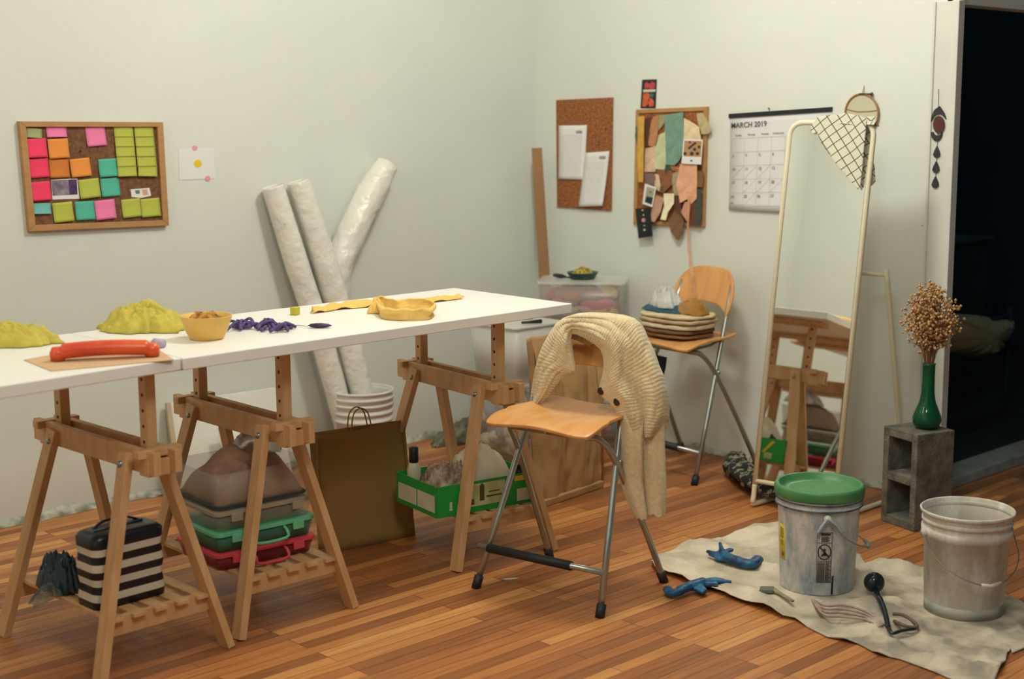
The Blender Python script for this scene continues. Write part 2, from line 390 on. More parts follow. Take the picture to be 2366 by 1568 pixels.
# ------------------------------------------------------------------ cardigan
nb = Vector((-cos(A1), -sin(A1), 0)); Bc = Vector((CH1[0], CH1[1], 0))
FRONT = Bc - nb*.050                     # plane just in front of the backrest
def cpt(px, py, d=0.0): return PL(px, py, FRONT + nb*d, nb)
inner = [(1228, 956), (1246, 936), (1268, 912), (1288, 884), (1304, 866), (1328, 858), (1331, 848), (1326, 832), (1322, 808), (1318, 784), (1320, 770), (1332, 771), (1352, 780), (1374, 794), (1388, 806), (1395, 824), (1396, 844), (1393, 866), (1388, 884), (1383, 904), (1396, 919), (1410, 930), (1424, 948), (1436, 976), (1446, 1004), (1458, 1022)]
outer = [(1222, 952), (1225, 930), (1229, 905), (1232, 880), (1238, 850), (1246, 820), (1258, 792), (1272, 768), (1286, 748), (1302, 736), (1322, 730), (1346, 729), (1372, 731), (1398, 733), (1424, 735), (1450, 741), (1466, 752), (1478, 776), (1490, 806), (1504, 836), (1518, 868), (1526, 900), (1530, 930), (1530, 960), (1524, 984), (1514, 1004)]
def samp(L, t):
    x = t*(len(L)-1); i = min(int(x), len(L)-2); f = x-i; return (L[i][0]*(1-f)+L[i+1][0]*f, L[i][1]*(1-f)+L[i+1][1]*f)
car = thing('cardigan', 'cream cable-knit cardigan draped over the back of the front chair', 'cardigan', (Bc.x, Bc.y, 0))
def cardigan_front(u, v):
    a = samp(inner, u); b = samp(outer, u); vv = min(v/.78, 1.0)
    px = a[0]+(b[0]-a[0])*vv; py = a[1]+(b[1]-a[1])*vv
    wid = math.hypot(b[0]-a[0], b[1]-a[1])/100
    bul = .012+.034*sin(pi*min(vv*.92+.08, 1))*min(1, wid*1.3)
    rib = .0016*sin(u*760) if vv < .22 else .0007*sin(u*520+5*nz(vv*4, u*9))
    cross = max(0, 1-abs(u-.60)/.16)                       # cables fan out over the shoulder, run lengthwise elsewhere
    cable = (vv > .27)*(.0050*(1-.6*cross)*abs(sin(vv*13+u*9+.7*sin(u*34)))**.8+.0014*cross*abs(sin(u*70+vv*9+2*nz(u*9, vv*3))))
    fold = .014*nz(u*6+2, vv*2.2)+.005*nz(u*14, vv*4, 3)
    right = max(0, (u-.66)/.34); fold += right*.014*sin(vv*11+u*6)*(vv > .2)
    fold -= .022*min(1, right*3)*math.exp(-((vv-.52-.25*(u-.8))/.07)**2); bul *= 1-.55*max(0, (u-.9)/.1)
    p = cpt(px, py, bul+rib+cable+fold*min(1, 3*vv+.15)+.012)
    if v > .78:                                           # goes over the top or round the side to the back
        k = (v-.78)/.22; top = max(0, 1-abs(u-.50)/.24)
        bk = .035+.075*top
        p = p - nb*(bk*sin(k*pi/2)*1.3) + Vector((0, 0, -1))*((.02+.25*top)*max(0, k-.25)**1.2) + Vector((0, 0, .008*sin(k*pi)*top))
    return p
mb = MB(); mb.grid(960, 50, cardigan_front)
body = obj('knit_body', mb, M_knit, car, world=True, sol=.007)
def sleeve(pts, rs, ph, n=70):
    P = smooth_path([cpt(x, y, d) for x, y, d in pts], 18); N = len(P); mb = MB()
    def f(u, v):
        x = v*(N-1); i = min(int(x), N-2); c = P[i].lerp(P[i+1], x-i)
        k = v*(len(rs)-1); j = min(int(k), len(rs)-2); r = rs[j]*(1-(k-j))+rs[j+1]*(k-j)
        a = u*2*pi; side = Vector((sin(A1), -cos(A1), 0))
        r *= 1+.10*nz(cos(a)*1.4+ph, sin(a)*1.4, v*4)+.05*sin(a*5+ph*3+v*4)+.012*sin(v*230)
        q = c+side*(cos(a)*r)+nb*(sin(a)*r*.62)
        return q+Vector((0, 0, .010*nz(cos(a)*2+ph, sin(a)*2)))
    mb.grid(44, 120, f, wrapu=True); return mb
obj('sleeve', sleeve([(1462, 820, .005), (1464, 900, .005), (1460, 965, .02), (1456, 1030, .035), (1460, 1110, .035), (1481, 1196, .03)], [.030, .042, .050, .050, .047, .044, .036, .020], 1.3), M_knit, car, world=True, sol=.006)
obj('sleeve', sleeve([(1478, 790, -.01), (1496, 860, -.01), (1506, 940, -.015), (1508, 1030, -.01), (1512, 1110, -.01), (1514, 1186, -.01)], [.035, .048, .046, .043, .040, .040, .040, .036], 4.1), M_knit, car, world=True, sol=.006)
for x, y in ((1389, 903), (1426, 928)):
    p = cpt(x, y, .040 if x < 1400 else .052); mb = MB(); R = Matrix.Rotation(radians(90), 3, 'Y'); 
    mb.tube([p+nb*.0, p+nb*.004, p+nb*.006], [.0135, .0135, .010], 16)
    obj('button', mb, M_btn, car, world=True)

# ------------------------------------------------------------------ standing mirror
LB = Vector((-.665, -1.985, 0)); RB = Vector((-.612, -2.355, 0)); LTp = Vector((-.455, -1.985, 1.625)); RTp = Vector((-.402, -2.355, 1.64))
mid = (LB+RB)/2
mir = thing('standing_mirror', 'tall leaning mirror in a cream tube frame on the floor', 'mirror', (mid.x, mid.y, 0))
ex = (RB-LB).normalized(); ey = ((LTp-LB)+(RTp-RB)).normalized(); en = ex.cross(ey).normalized()
if en.x > 0: en = -en
def mp(a, b, d=0.0):                    # a across 0..1, b up in metres
    return LB+(RB-LB)*a+ey*b+en*d
Wm = (RB-LB).length; Hm = 1.64
fr = MB(); R_ = .055
loop = []
for cx, cy, a0 in ((1-R_/Wm, Hm-R_, 90), (R_/Wm, Hm-R_, 180)):
    pass
path = [mp(0, .10)]
for k in range(9): a = pi-k/8*pi/2; path.append(mp((R_+R_*cos(a))/Wm, Hm-R_+R_*sin(a)))
for k in range(9): a = pi/2-k/8*pi/2; path.append(mp((Wm-R_+R_*cos(a))/Wm, Hm-R_+R_*sin(a)))
path.append(mp(1, .10))
obj('frame', fr.tube(path, .0115, 12), M_mframe, mir, world=True)
obj('bottom_rail', MB().tube([mp(0, .115), mp(1, .115)], .0105, 12), M_mframe, mir, world=True)
for s, X in ((0, LB), (1, RB)):
    b0 = mp(s, .10); wall_x = -.06
    leg = smooth_path([b0, mp(s, .05), X+Vector((.004, 0, .022)), X+Vector((.05, 0, .0115)), Vector((-.25, X.y+.0, .0115)), Vector((-.10, X.y, .0115)), Vector((-.065, X.y, .05)), Vector((-.085, X.y, .15)), Vector((-.19, X.y, .62)), Vector((-.275, X.y, 1.02))], 5)
    obj('side_leg', MB().tube(leg, .011, 12), M_mframe, mir, world=True)
obj('clothes_rail', MB().tube([(-.270, LB.y, .995), (-.270, RB.y-.004, .995)], .009, 12), M_mframe, mir, world=True)
# silvered plate with rounded top corners inside the tubes
pl = []
i0 = .012
for cx, cy, a0 in ((Wm-R_, Hm-R_, 0), (R_, Hm-R_, 90)):
    for k in range(7):
        a = radians(a0+k*15); pl.append((cx+(R_-i0)*cos(a), cy+(R_-i0)*sin(a)))
pl += [(i0, .125), (Wm-i0, .125)]
obj('mirror_glass', MB().prism([mp(x/Wm, y, .003) for x, y in pl], -en*.006), M_glassm, mir, world=True)
obj('back_panel', MB().prism([mp(x/Wm, y, -.004) for x, y in pl], -en*.004), M_trim, mir, world=True)

# checked cloth over the mirror's right top corner
def check_mat():
    m = bpy.data.materials.new('windowpane_check_cloth'); m.use_nodes = True; nt = m.node_tree; b = nt.nodes['Principled BSDF']; L = nt.links.new
    uv = nt.nodes.new('ShaderNodeUVMap'); sp = nt.nodes.new('ShaderNodeSeparateXYZ'); L(uv.outputs[0], sp.inputs[0])
    outs = []
    for ax in (0, 1):
        ml = nt.nodes.new('ShaderNodeMath'); ml.operation = 'MULTIPLY'; ml.inputs[1].default_value = 1.0; L(sp.outputs[ax], ml.inputs[0])
        frn = nt.nodes.new('ShaderNodeMath'); frn.operation = 'FRACT'; L(ml.outputs[0], frn.inputs[0])
        lt = nt.nodes.new('ShaderNodeMath'); lt.operation = 'LESS_THAN'; lt.inputs[1].default_value = .10; L(frn.outputs[0], lt.inputs[0]); outs.append(lt)
    mx = nt.nodes.new('ShaderNodeMath'); mx.operation = 'MAXIMUM'; L(outs[0].outputs[0], mx.inputs[0]); L(outs[1].outputs[0], mx.inputs[1])
    c = nt.nodes.new('ShaderNodeMixRGB'); c.inputs[1].default_value = (*srgb(216, 214, 194), 1); c.inputs[2].default_value = (*srgb(78, 88, 72), 1); L(mx.outputs[0], c.inputs[0])
    L(c.outputs[0], b.inputs['Base Color']); b.inputs['Roughness'].default_value = .95; return m
M_check = check_mat()
en3 = en
def cloth_poly(bound, d, step=.012, dz=None):
    """photo outline of a hanging cloth on the mirror's plane -> triangulated sheet with check UVs along the bias"""
    P = [PL(x, y, LB+en*d, en) for x, y in bound]; o = P[0]
    p2 = [Vector(((p-o).dot(ex), (p-o).dot(ey))) for p in P]
    n = len(p2); pts = list(p2); xs = [p.x for p in p2]; ys = [p.y for p in p2]
    def inside(x, y):
        c = False; j = n-1
        for i in range(n):
            if (p2[i].y > y) != (p2[j].y > y) and x < (p2[j].x-p2[i].x)*(y-p2[i].y)/(p2[j].y-p2[i].y)+p2[i].x: c = not c
            j = i
        return c
    x = min(xs)
    while x < max(xs):
        y = min(ys)
        while y < max(ys):
            if inside(x, y): pts.append(Vector((x+1e-4*random.random(), y)))
            y += step
        x += step
    r = delaunay_2d_cdt(pts, [(i, (i+1) % n) for i in range(n)], [list(range(n))], 1, 1e-6)
    return o, r
def sheet(mb, bound, d, amp, ang, scale=30, ph=0):
    o, r = cloth_poly(bound, d); bm = mb.bm
    if mb.uv is None: mb.uv = bm.loops.layers.uv.new('UVMap')
    V = []
    for p in r[0]:
        w = amp*(sin(p.x*42+p.y*16+ph)+.6*nz(p.x*9, p.y*9, ph))
        V.append(bm.verts.new(o+ex*p.x+ey*p.y+en*w))
    for f in r[2]:
        fc = mb.face([V[i] for i in f])
        if fc:
            for l, i in zip(fc.loops, f):
                q = r[0][i]; bend = .12*nz(q.x*5, q.y*5, 1)
                l[mb.uv].uv = ((q.x*cos(ang)+q.y*sin(ang))*scale+bend+50.3, (-q.x*sin(ang)+q.y*cos(ang))*scale+bend+50.1)
mb = MB()
sheet(mb, [(1889, 270), (1912, 266), (1935, 266), (1952, 262), (1970, 266), (1990, 270), (2001, 276), (2002, 300), (1998, 345), (1994, 390), (1990, 430), (1984, 440), (1972, 425), (1955, 405), (1935, 380), (1915, 352), (1898, 330), (1888, 305), (1872, 308), (1874, 290)], .024, .004, radians(-52), 27)
sheet(mb, [(2003, 270), (2020, 268), (2026, 290), (2012, 330), (2015, 360), (2024, 385), (2026, 420), (2018, 428), (2003, 438), (1996, 420), (1998, 340)], -.026, .004, radians(-38), 27, 2)
# the fold over the top tube that joins both falls
o1 = mp(.40, Hm-.005, .024); o2 = mp(1.02, Hm-.012, .024)
mb.grid(24, 8, lambda u, v: o1.lerp(o2, u) + ey*(.018*sin(v*pi)) - en*(.052*v) + ey*(.004*nz(u*8, v*3)))
for f_ in mb.bm.faces:
    for l_ in f_.loops:
        if l_[mb.uv].uv.x < 1.01: l_[mb.uv].uv = (l_[mb.uv].uv.x*7.3+.2, l_[mb.uv].uv.y*1.4+.25)
cl = obj('checked_cloth', mb, M_check, sol=.0015, loc=mp(.8, Hm))
tag(cl, 'cream checked tea towel hung over the top right corner of the mirror', 'towel')

# ------------------------------------------------------------------ cinder block, vase, dried flowers
cb_r = radians(-16.7)
cb = thing('cinder_block', 'grey concrete block standing on end under the green vase', 'block', (-.385, -2.60, 0), cb_r)
mb = MB(); w = .1975
# block cells run along local X; outer box made of slabs
for y in (-w/2+.016, w/2-.016): mb.box((0, y, .2), (w, .032, .40))
for z in (.018, .2, .382): mb.box((0, 0, z), (w, w-.064, .036))
obj('block_body', mb, M_conc, cb, bevel=.004)
VP = Vector((-.372, -2.625, .4))
vs = MB().lathe([(0, .004), (.036, .004), (.050, .012), (.058, .030), (.057, .048), (.046, .078), (.032, .112), (.026, .150), (.0245, .22), (.0255, .262), (.027, .268), (.023, .268), (.021, .22), (.022, .15), (.03, .10), (.045, .06), (.046, .03), (0, .018)], VP, 36)
tag(obj('vase', vs, M_vase, loc=VP), 'green glass bottle vase on the concrete block', 'vase')
random.seed(11)
df = thing('dried_flowers', 'bunch of dried brown seed-head flowers standing in the green vase', 'flowers', VP+Vector((0, 0, .25)))
st = MB(); hd = MB(); top = VP+Vector((0, 0, .262))
R2 = Vector((RT.x, RT.y, 0)).normalized(); D2 = Vector((fw.x, fw.y, 0)).normalized()
for k in range(60):
    a = random.uniform(0, 2*pi); e = random.random()**.6; tip = top+Vector((cos(a)*.105*e, sin(a)*.105*e, .17+.15*(1-e*e)+random.uniform(-.02, .02)))
    mdp = top.lerp(tip, .5)+Vector((0, 0, .025)); base = VP+Vector((cos(a)*.012, sin(a)*.012, .06))
    st.tube([base, top+Vector((cos(a)*.015, sin(a)*.015, 0)), mdp, tip], .0011, 4)
    for q in range(30):
        t = random.uniform(.42, 1.05); c = top.lerp(tip, t)+Vector((random.gauss(0, .017), random.gauss(0, .017), random.gauss(0, .013)))
        if random.random() < .25: st.tube([top.lerp(tip, max(0, t-.2)), c], .0007, 3)
        s = random.uniform(.0045, .0085); rings = [c+Vector((0, 0, s))]
        v = [hd.bm.verts.new(c+Vector((dx*s, dy*s, dz*s))) for dx, dy, dz in ((1, 0, 0), (-1, 0, 0), (0, 1, 0), (0, -1, 0), (0, 0, 1), (0, 0, -1))]
        for i, j in ((0, 2), (2, 1), (1, 3), (3, 0)): hd.face([v[i], v[j], v[4]]); hd.face([v[j], v[i], v[5]])
obj('stems', st, M_stem, df, world=True)
o = obj('seed_heads', hd, M_dry, df, world=True); o['kind'] = 'stuff'
# ------------------------------------------------------------------ pinned and hung on the left wall
def wy(x, y, d=0.0): return WY(x, y, -d)
def wx(x, y, d=0.0): return WX(x, y, -d)
NL = Vector((0, -1, 0)); NR = Vector((-1, 0, 0))
def P4(f, q, d): return [f(x, y, d) for x, y in q]
nb_o = [(38, 280), (370, 282), (384, 520), (62, 534)]; nb_i = [(54, 293), (357, 293), (370, 508), (76, 519)]
board = thing('corkboard', 'wood-framed corkboard covered in sticky notes on the left wall', 'corkboard', wy(210, 530))
for k, nm in enumerate(('top', 'side', 'bottom', 'side')):
    a, b = nb_o[k], nb_o[(k+1) % 4]; c, d = nb_i[(k+1) % 4], nb_i[k]
    obj('frame_strip', MB().prism(P4(wy, [a, b, c, d], .001), NL*.026), M_frame, board, world=True, bevel=.002)
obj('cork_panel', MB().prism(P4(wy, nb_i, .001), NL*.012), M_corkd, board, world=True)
def note_mat(n, c): return mat('paper_'+n, srgb(*c), .75, var=.04, vs=14)
NC = dict(hot=('hot_pink', (250, 62, 104)), pink=('pink', (246, 130, 180)), orange=('orange', (240, 150, 64)), teal=('teal', (84, 186, 160)), lime=('lime', (186, 194, 78)), blue=('pale_blue', (118, 190, 190)), olive=('olive_grey', (166, 168, 118)))
def note(zx, zy, w, h, tilt, col, label, dep, name='sticky_note', cat='sticky note', grp='sticky notes on the framed corkboard', curl=.006):
    cx, cy = zx/4.225, 240+zy/4.225; w /= 4.225; h /= 4.225
    c = wy(cx, cy, dep); ax = (wy(cx+w/2, cy+tilt*.0, dep)-wy(cx-w/2, cy, dep)); ay = (wy(cx, cy-h/2, dep)-wy(cx, cy+h/2, dep))
    ax = Vector((ax.x, 0, 0)); ay = Vector((0, 0, ay.z)); R = Matrix.Rotation(radians(tilt), 3, 'Y')
    mb = MB(); mb.grid(7, 9, lambda u, v: c+R@(ax*(u-.5)+ay*(.5-v))+NL*(curl*v*v+.0015*sin(u*pi)))
    m = note_mat(*NC[col]) if col in NC else col
    tag(obj(name, mb, m, loc=c, sol=.0008), label, cat, grp)
N = note
dd = .0145
N(330, 285, 150, 95, 6, 'olive', 'olive grey scrap pinned in the upper left corner of the sticky note board', dd, 'fabric_scrap', 'fabric scrap')
N(550, 272, 195, 105, 0, 'pink', 'pink sticky note half covered, above the upper orange note', dd)
N(935, 315, 190, 190, -4, 'pink', 'pink sticky note alone in the upper middle of the corkboard', dd)
N(355, 430, 200, 185, -2, 'hot', 'hot pink sticky note, topmost of the three in the left column', dd+.003)
N(570, 435, 198, 190, -2, 'orange', 'orange sticky note just below the half-covered pink note', dd+.003)
N(375, 625, 200, 185, -2, 'hot', 'hot pink sticky note, middle of the three in the left column', dd)
N(578, 628, 192, 182, 0, mat('paper_dark_orange', srgb(214, 126, 48), .75, var=.05, vs=14), 'darker orange sticky note between a hot pink and a brighter orange one', dd)
N(785, 620, 195, 178, -4, 'orange', 'bright orange sticky note in the middle of the corkboard', dd+.003)
N(1055, 622, 182, 175, -2, 'teal', 'upper of two stacked teal sticky notes right of centre', dd+.003)
N(395, 850, 198, 185, -2, 'hot', 'hot pink sticky note, lowest of the three in the left column', dd+.003)
N(872, 824, 200, 185, -4, 'lime', 'lime sticky note right of the pinned grey photograph', dd+.004)
N(1075, 812, 182, 180, -2, 'teal', 'lower of two stacked teal sticky notes right of centre', dd)
N(400, 1022, 190, 105, 2, 'blue', 'pale blue half-height sticky note in the lower left corner', dd)
N(615, 1055, 195, 190, -3, 'lime', 'lime sticky note in the bottom row beside the pale blue one', dd)
N(830, 1040, 188, 182, 0, 'teal', 'teal sticky note in the bottom row of the corkboard', dd)
N(1027, 1030, 198, 188, -3, 'pink', 'pink sticky note in the bottom row of the corkboard', dd+.002)
N(1282, 1015, 186, 178, -3, 'lime', 'left one of the two lime notes in the lower right corner', dd)
N(1470, 1010, 186, 178, -2, 'lime', 'right one of the two lime notes in the lower right corner', dd+.002)
ordn = ['topmost', 'second', 'middle', 'fourth', 'lowest']
for ci, (x0, nm) in enumerate(((1205, 'left'), (1400, 'right'))):
    for k in range(5):
        N(x0+k*9+(4 if ci else 0), 268+k*96, 184, 110, (-3 if (ci, k) == (1, 4) else 0) + (6 if (ci, k) == (1, 4) else 0), 'lime', 'lime sticky note, %s of five in the %s overlapping lime column' % (ordn[k], nm), dd+.001+.0018*(k), curl=.004)
ph = thing('photograph', 'small grey and dark blue photograph pinned among the sticky notes', 'photograph', wy(150, 436, dd))
obj('print', MB().prism(P4(wy, [(118, 415), (178, 412), (184, 459), (121, 461)], dd), NL*.001), M_paper, ph, world=True)
obj('picture', MB().prism(P4(wy, [(119, 416), (158, 415), (160, 450), (122, 452)], dd+.001), NL*.0008), mat('photo_grey', srgb(160, 150, 160), .6, col2=srgb(110, 90, 110), vs=30), ph, world=True)
obj('picture', MB().prism(P4(wy, [(158, 415), (177, 414), (179, 449), (160, 450)], dd+.001), NL*.0008), mat('photo_navy', srgb(40, 36, 84), .6, col2=srgb(100, 70, 110), vs=30), ph, world=True)
lb = MB().prism(P4(wy, [(301, 437), (345, 434), (349, 452), (326, 457), (304, 455)], dd), NL*.0015); lb.mi = 1
lb.prism(P4(wy, [(312, 440), (322, 439), (323, 447), (314, 448)], dd+.0015), NL*.0008); lb.mi = 2; lb.prism(P4(wy, [(328, 438), (340, 437), (342, 450), (331, 451)], dd+.0015), NL*.0008)
tag(obj('paper_tag', lb, [M_paper, mat('print_green', srgb(80, 140, 110), .7, var=.1), mat('print_peach', srgb(226, 170, 140), .7, var=.1)], loc=wy(325, 446, dd)), 'small white printed tag pinned above the lower right lime notes', 'tag')
tag(obj('push_pin', MB().tube([wy(188, 347.5, .012), wy(188, 347.5, .022)], [.004, .005], 10), mat('red_pin', srgb(170, 40, 40), .4, var=.1), loc=wy(188, 348, .012)), 'tiny dark red push pin in the bare middle of the sticky note board', 'push pin')
pp = thing('paper_sheet', 'faint white paper taped to the left wall with a yellow dot', 'paper', wy(455, 378))
obj('sheet', MB().prism(P4(wy, [(412, 343), (494, 340), (497, 412), (414, 416)], .001), NL*.0012), M_paper, pp, world=True)
def disc(f, x, y, rpx, d, t, N_, seg=16): return MB().prism([f(x+rpx*cos(2*pi*k/seg), y+rpx*sin(2*pi*k/seg), d) for k in range(seg)], N_*t)
obj('yellow_dot', disc(wy, 457, 378, 9, .0025, .001, NL), mat('dot_yellow', srgb(236, 206, 40), .6, var=.05), pp, world=True)
for x, y in ((450, 342), (480, 412)):
    obj('pink_tape', disc(wy, x, y, 6.5, .0025, .001, NL, 7), mat('tape_pink', srgb(240, 160, 180), .6, var=.05), pp, world=True)

# ------------------------------------------------------------------ fabric rolls standing in nested pails
PB = Vector((-1.385, -.215, 0))
for k, nm in enumerate(('lowest', 'middle', 'topmost')):
    z = k*.030; t = thing('pail', 'white plastic pail, %s of the nested stack under the leaning rolls' % nm, 'pail', PB+Vector((0, 0, z)), 0, 'nested white pails by the left wall')
    prof = [(0, .003), (.122, .003), (.125, .006), (.141, .225), (.147, .226), (.147, .238), (.142, .240), (.142, .262), (.148, .263), (.148, .275), (.143, .277), (.144, .300), (.151, .301), (.152, .312), (.148, .314), (.146, .306), (.139, .25), (.120, .012), (0, .010)]
    if k: prof = [(r-(.003 if zz < .26 else 0), zz) for r, zz in prof]
    obj('pail_body', MB().lathe(prof, (0, 0, 0), 44), M_pail, t)
def roll(label, pts, r, seed, rag=.004, grp='plastic-wrapped fabric rolls leaning on the left wall'):
    P = smooth_path(pts, 12); mb = MB(); N_ = len(P)
    t = thing('fabric_roll', label, 'fabric roll', P[-1], 0, grp)
    def f(u, v):
        x = v*(N_-1); i = min(int(x), N_-2); c = P[i].lerp(P[i+1], x-i); T = (P[i+1]-P[i]).normalized()
        a = T.cross(NL).normalized(); b = T.cross(a)
        k = v*(len(r)-1); j = min(int(k), len(r)-2); rr = r[j]*(1-(k-j))+r[j+1]*(k-j)
        th = u*2*pi; rr *= 1+rag*10*nz(cos(th)*1.5, sin(th)*1.5+seed, v*9)+rag*5*nz(cos(th)*4+seed, sin(th)*4, v*26)
        return c+a*cos(th)*rr+b*sin(th)*rr
    mb.grid(28, 90, f, wrapu=True); obj('wrapped_cloth', mb, M_roll, t, world=True, sol=.002)
    c = P[0]; T = (P[0]-P[1]).normalized()
    obj('core', MB().tube([c-T*.10, c-T*.012], r[0]*.80, 20), mat('cardboard_core', srgb(222, 214, 192), .8, var=.08), t, world=True)
    return t
roll('white fabric roll leaning left, leftmost of the three in the pails', [(-1.765, -.075, 1.345), (-1.665, -.11, .98), (-1.555, -.155, .58), (-1.440, -.195, .075)], [.050, .054, .054, .052, .050], 2.0)
roll('plastic-wrapped cream fabric roll in the middle of the three', [(-1.628, -.085, 1.365), (-1.545, -.125, 1.05), (-1.440, -.185, .62), (-1.335, -.245, .075)], [.053, .058, .06, .056, .050], 5.0, .006)
roll('soft pleated white fabric bundle leaning right against the wall', [(-1.10, -.075, 1.42), (-1.22, -.09, 1.28), (-1.35, -.10, 1.09), (-1.43, -.10, .92), (-1.395, -.105, .62), (-1.36, -.135, .10)], [.058, .070, .072, .066, .045, .036], 9.0, .010)

def panel(label, pts, t, m=M_paper, name='canvas_panel', cat='canvas'):
    return tag(obj(name, MB().prism(pts, (0, t, 0)), m, loc=pts[0], bevel=.002), label, cat)
M_canv = mat('primed_canvas', (.80, .79, .72), .8, var=.03)
cv = thing('canvas_panel', 'white stretched canvas leaning on the left wall behind the trestle', 'canvas', (-2.05, -.13, 0))
obj('canvas_face', MB().prism([(-2.345, -.165, .0), (-1.76, -.165, .0), (-1.76, -.040, .405), (-2.318, -.040, .410)], (0, .018, 0)), M_canv, cv, world=True)
obj('stretcher_edge', MB().bar((-2.353, -.160, .0), (-2.326, -.036, .414), .02, .024), mat('pale_wood_edge', srgb(200, 180, 150), .7, var=.1), cv, world=True)
tag(obj('paper_pad', MB().prism([(-2.16, -.30, .0), (-1.93, -.30, .0), (-1.93, -.185, .30), (-2.16, -.185, .30)], (0, .02, 0)), mat('bright_white_card', (.9, .9, .86), .6, var=.01), loc=(-2.05, -.28, 0)), 'bright white sheet of card leaning in front of the canvas', 'card')

# cardboard strip standing in the corner
tag(obj('cardboard_tube', MB().prism([PL(*q, (-.13, -.13, 0), Vector((-.7, -.7, 0))) for q in ((1228, 342), (1252, 341), (1292, 975), (1266, 978))], (.004, .004, 0)), mat('strip_cardboard', srgb(164, 124, 84), .85, var=.1, vs=6), loc=(-.12, -.15, 0), bevel=.003), 'long narrow brown cardboard strip standing upright in the room corner', 'cardboard')

# ------------------------------------------------------------------ corkboards on the right wall
tag(obj('corkboard', MB().prism(P4(wx, [(1288, 231), (1418, 225), (1414, 487), (1290, 478)], .0), NR*.012), M_cork, loc=wx(1353, 355), bevel=.002), 'unframed tall corkboard holding two typed sheets', 'corkboard')
def text_sheet():
    m = bpy.data.materials.new('typed_page'); m.use_nodes = True; nt = m.node_tree; b = nt.nodes['Principled BSDF']; L = nt.links.new
    uv = nt.nodes.new('ShaderNodeUVMap'); mpn = nt.nodes.new('ShaderNodeMapping'); mpn.inputs['Scale'].default_value = (34, 46, 1); L(uv.outputs[0], mpn.inputs[0])
    br = nt.nodes.new('ShaderNodeTexBrick'); L(mpn.outputs[0], br.inputs[0]); br.inputs['Scale'].default_value = 1; br.inputs['Brick Width'].default_value = 2.6; br.inputs['Row Height'].default_value = 1
    br.inputs['Mortar Size'].default_value = .3; br.inputs['Color1'].default_value = (.52, .52, .52, 1); br.inputs['Color2'].default_value = (.72, .72, .72, 1); br.inputs['Mortar'].default_value = (.84, .84, .82, 1)
    sp = nt.nodes.new('ShaderNodeSeparateXYZ'); L(uv.outputs[0], sp.inputs[0]); prev = None
    for ax, op, val in ((0, 'GREATER_THAN', .1), (0, 'LESS_THAN', .86), (1, 'GREATER_THAN', .17), (1, 'LESS_THAN', .93)):
        q = nt.nodes.new('ShaderNodeMath'); q.operation = op; q.inputs[1].default_value = val; L(sp.outputs[ax], q.inputs[0])
        if prev: w = nt.nodes.new('ShaderNodeMath'); w.operation = 'MULTIPLY'; L(prev.outputs[0], w.inputs[0]); L(q.outputs[0], w.inputs[1]); prev = w
        else: prev = q
    mx = nt.nodes.new('ShaderNodeMixRGB'); mx.inputs[1].default_value = (.84, .84, .82, 1); L(prev.outputs[0], mx.inputs[0]); L(br.outputs[0], mx.inputs[2]); L(mx.outputs[0], b.inputs[0]); b.inputs['Roughness'].default_value = .8
    return m
M_typed = text_sheet()
def sheet4(q, d, m, name, parent=None, loc=None, curl=.01):
    a, b, c, e = P4(wx, q, d); mb = MB()
    mb.grid(6, 14, lambda u, v: (a.lerp(b, u)).lerp(e.lerp(c, u), v)+NR*(curl*v*v))
    return obj(name, mb, m, parent, world=parent is not None, loc=loc, sol=.0008)
for q, lab, mk in (([(1291, 290), (1356, 289), (1351, 415), (1292, 413)], 'upper left typed white sheet pinned on the unframed corkboard', (1338, 305)),
                   ([(1352, 353), (1408, 349), (1396, 475), (1341, 477)], 'lower right typed white sheet on the unframed corkboard, bottom curling out', (1392, 364))):
    t = thing('typed_sheet', lab, 'paper', wx(*q[0], .013), 0, 'typed sheets on the unframed corkboard')
    d = .014 if q[0][0] < 1300 else .017
    sheet4(q, d, M_typed, 'sheet', t, curl=.014 if d > .015 else .006)
    x, y = mk; obj('printed_logo', MB().prism(P4(wx, [(x-7, y-3), (x+7, y-3.5), (x+7, y+2.5), (x-7, y+3)], d+.003), NR*.0006), M_pencil, t, world=True)
for x, y, lab in ((1381, 331, 'metal push pin at the upper sheet\'s right on the unframed corkboard'), (1398, 294, 'small metal push pin near the unframed corkboard\'s right edge')):
    tag(obj('push_pin', MB().tube([wx(x, y, .012), wx(x, y, .022)], [.003, .0055], 10), mat('pin_metal', (.35, .38, .38), .3, metal=.8, var=.1), loc=wx(x, y, .012)), lab, 'push pin')

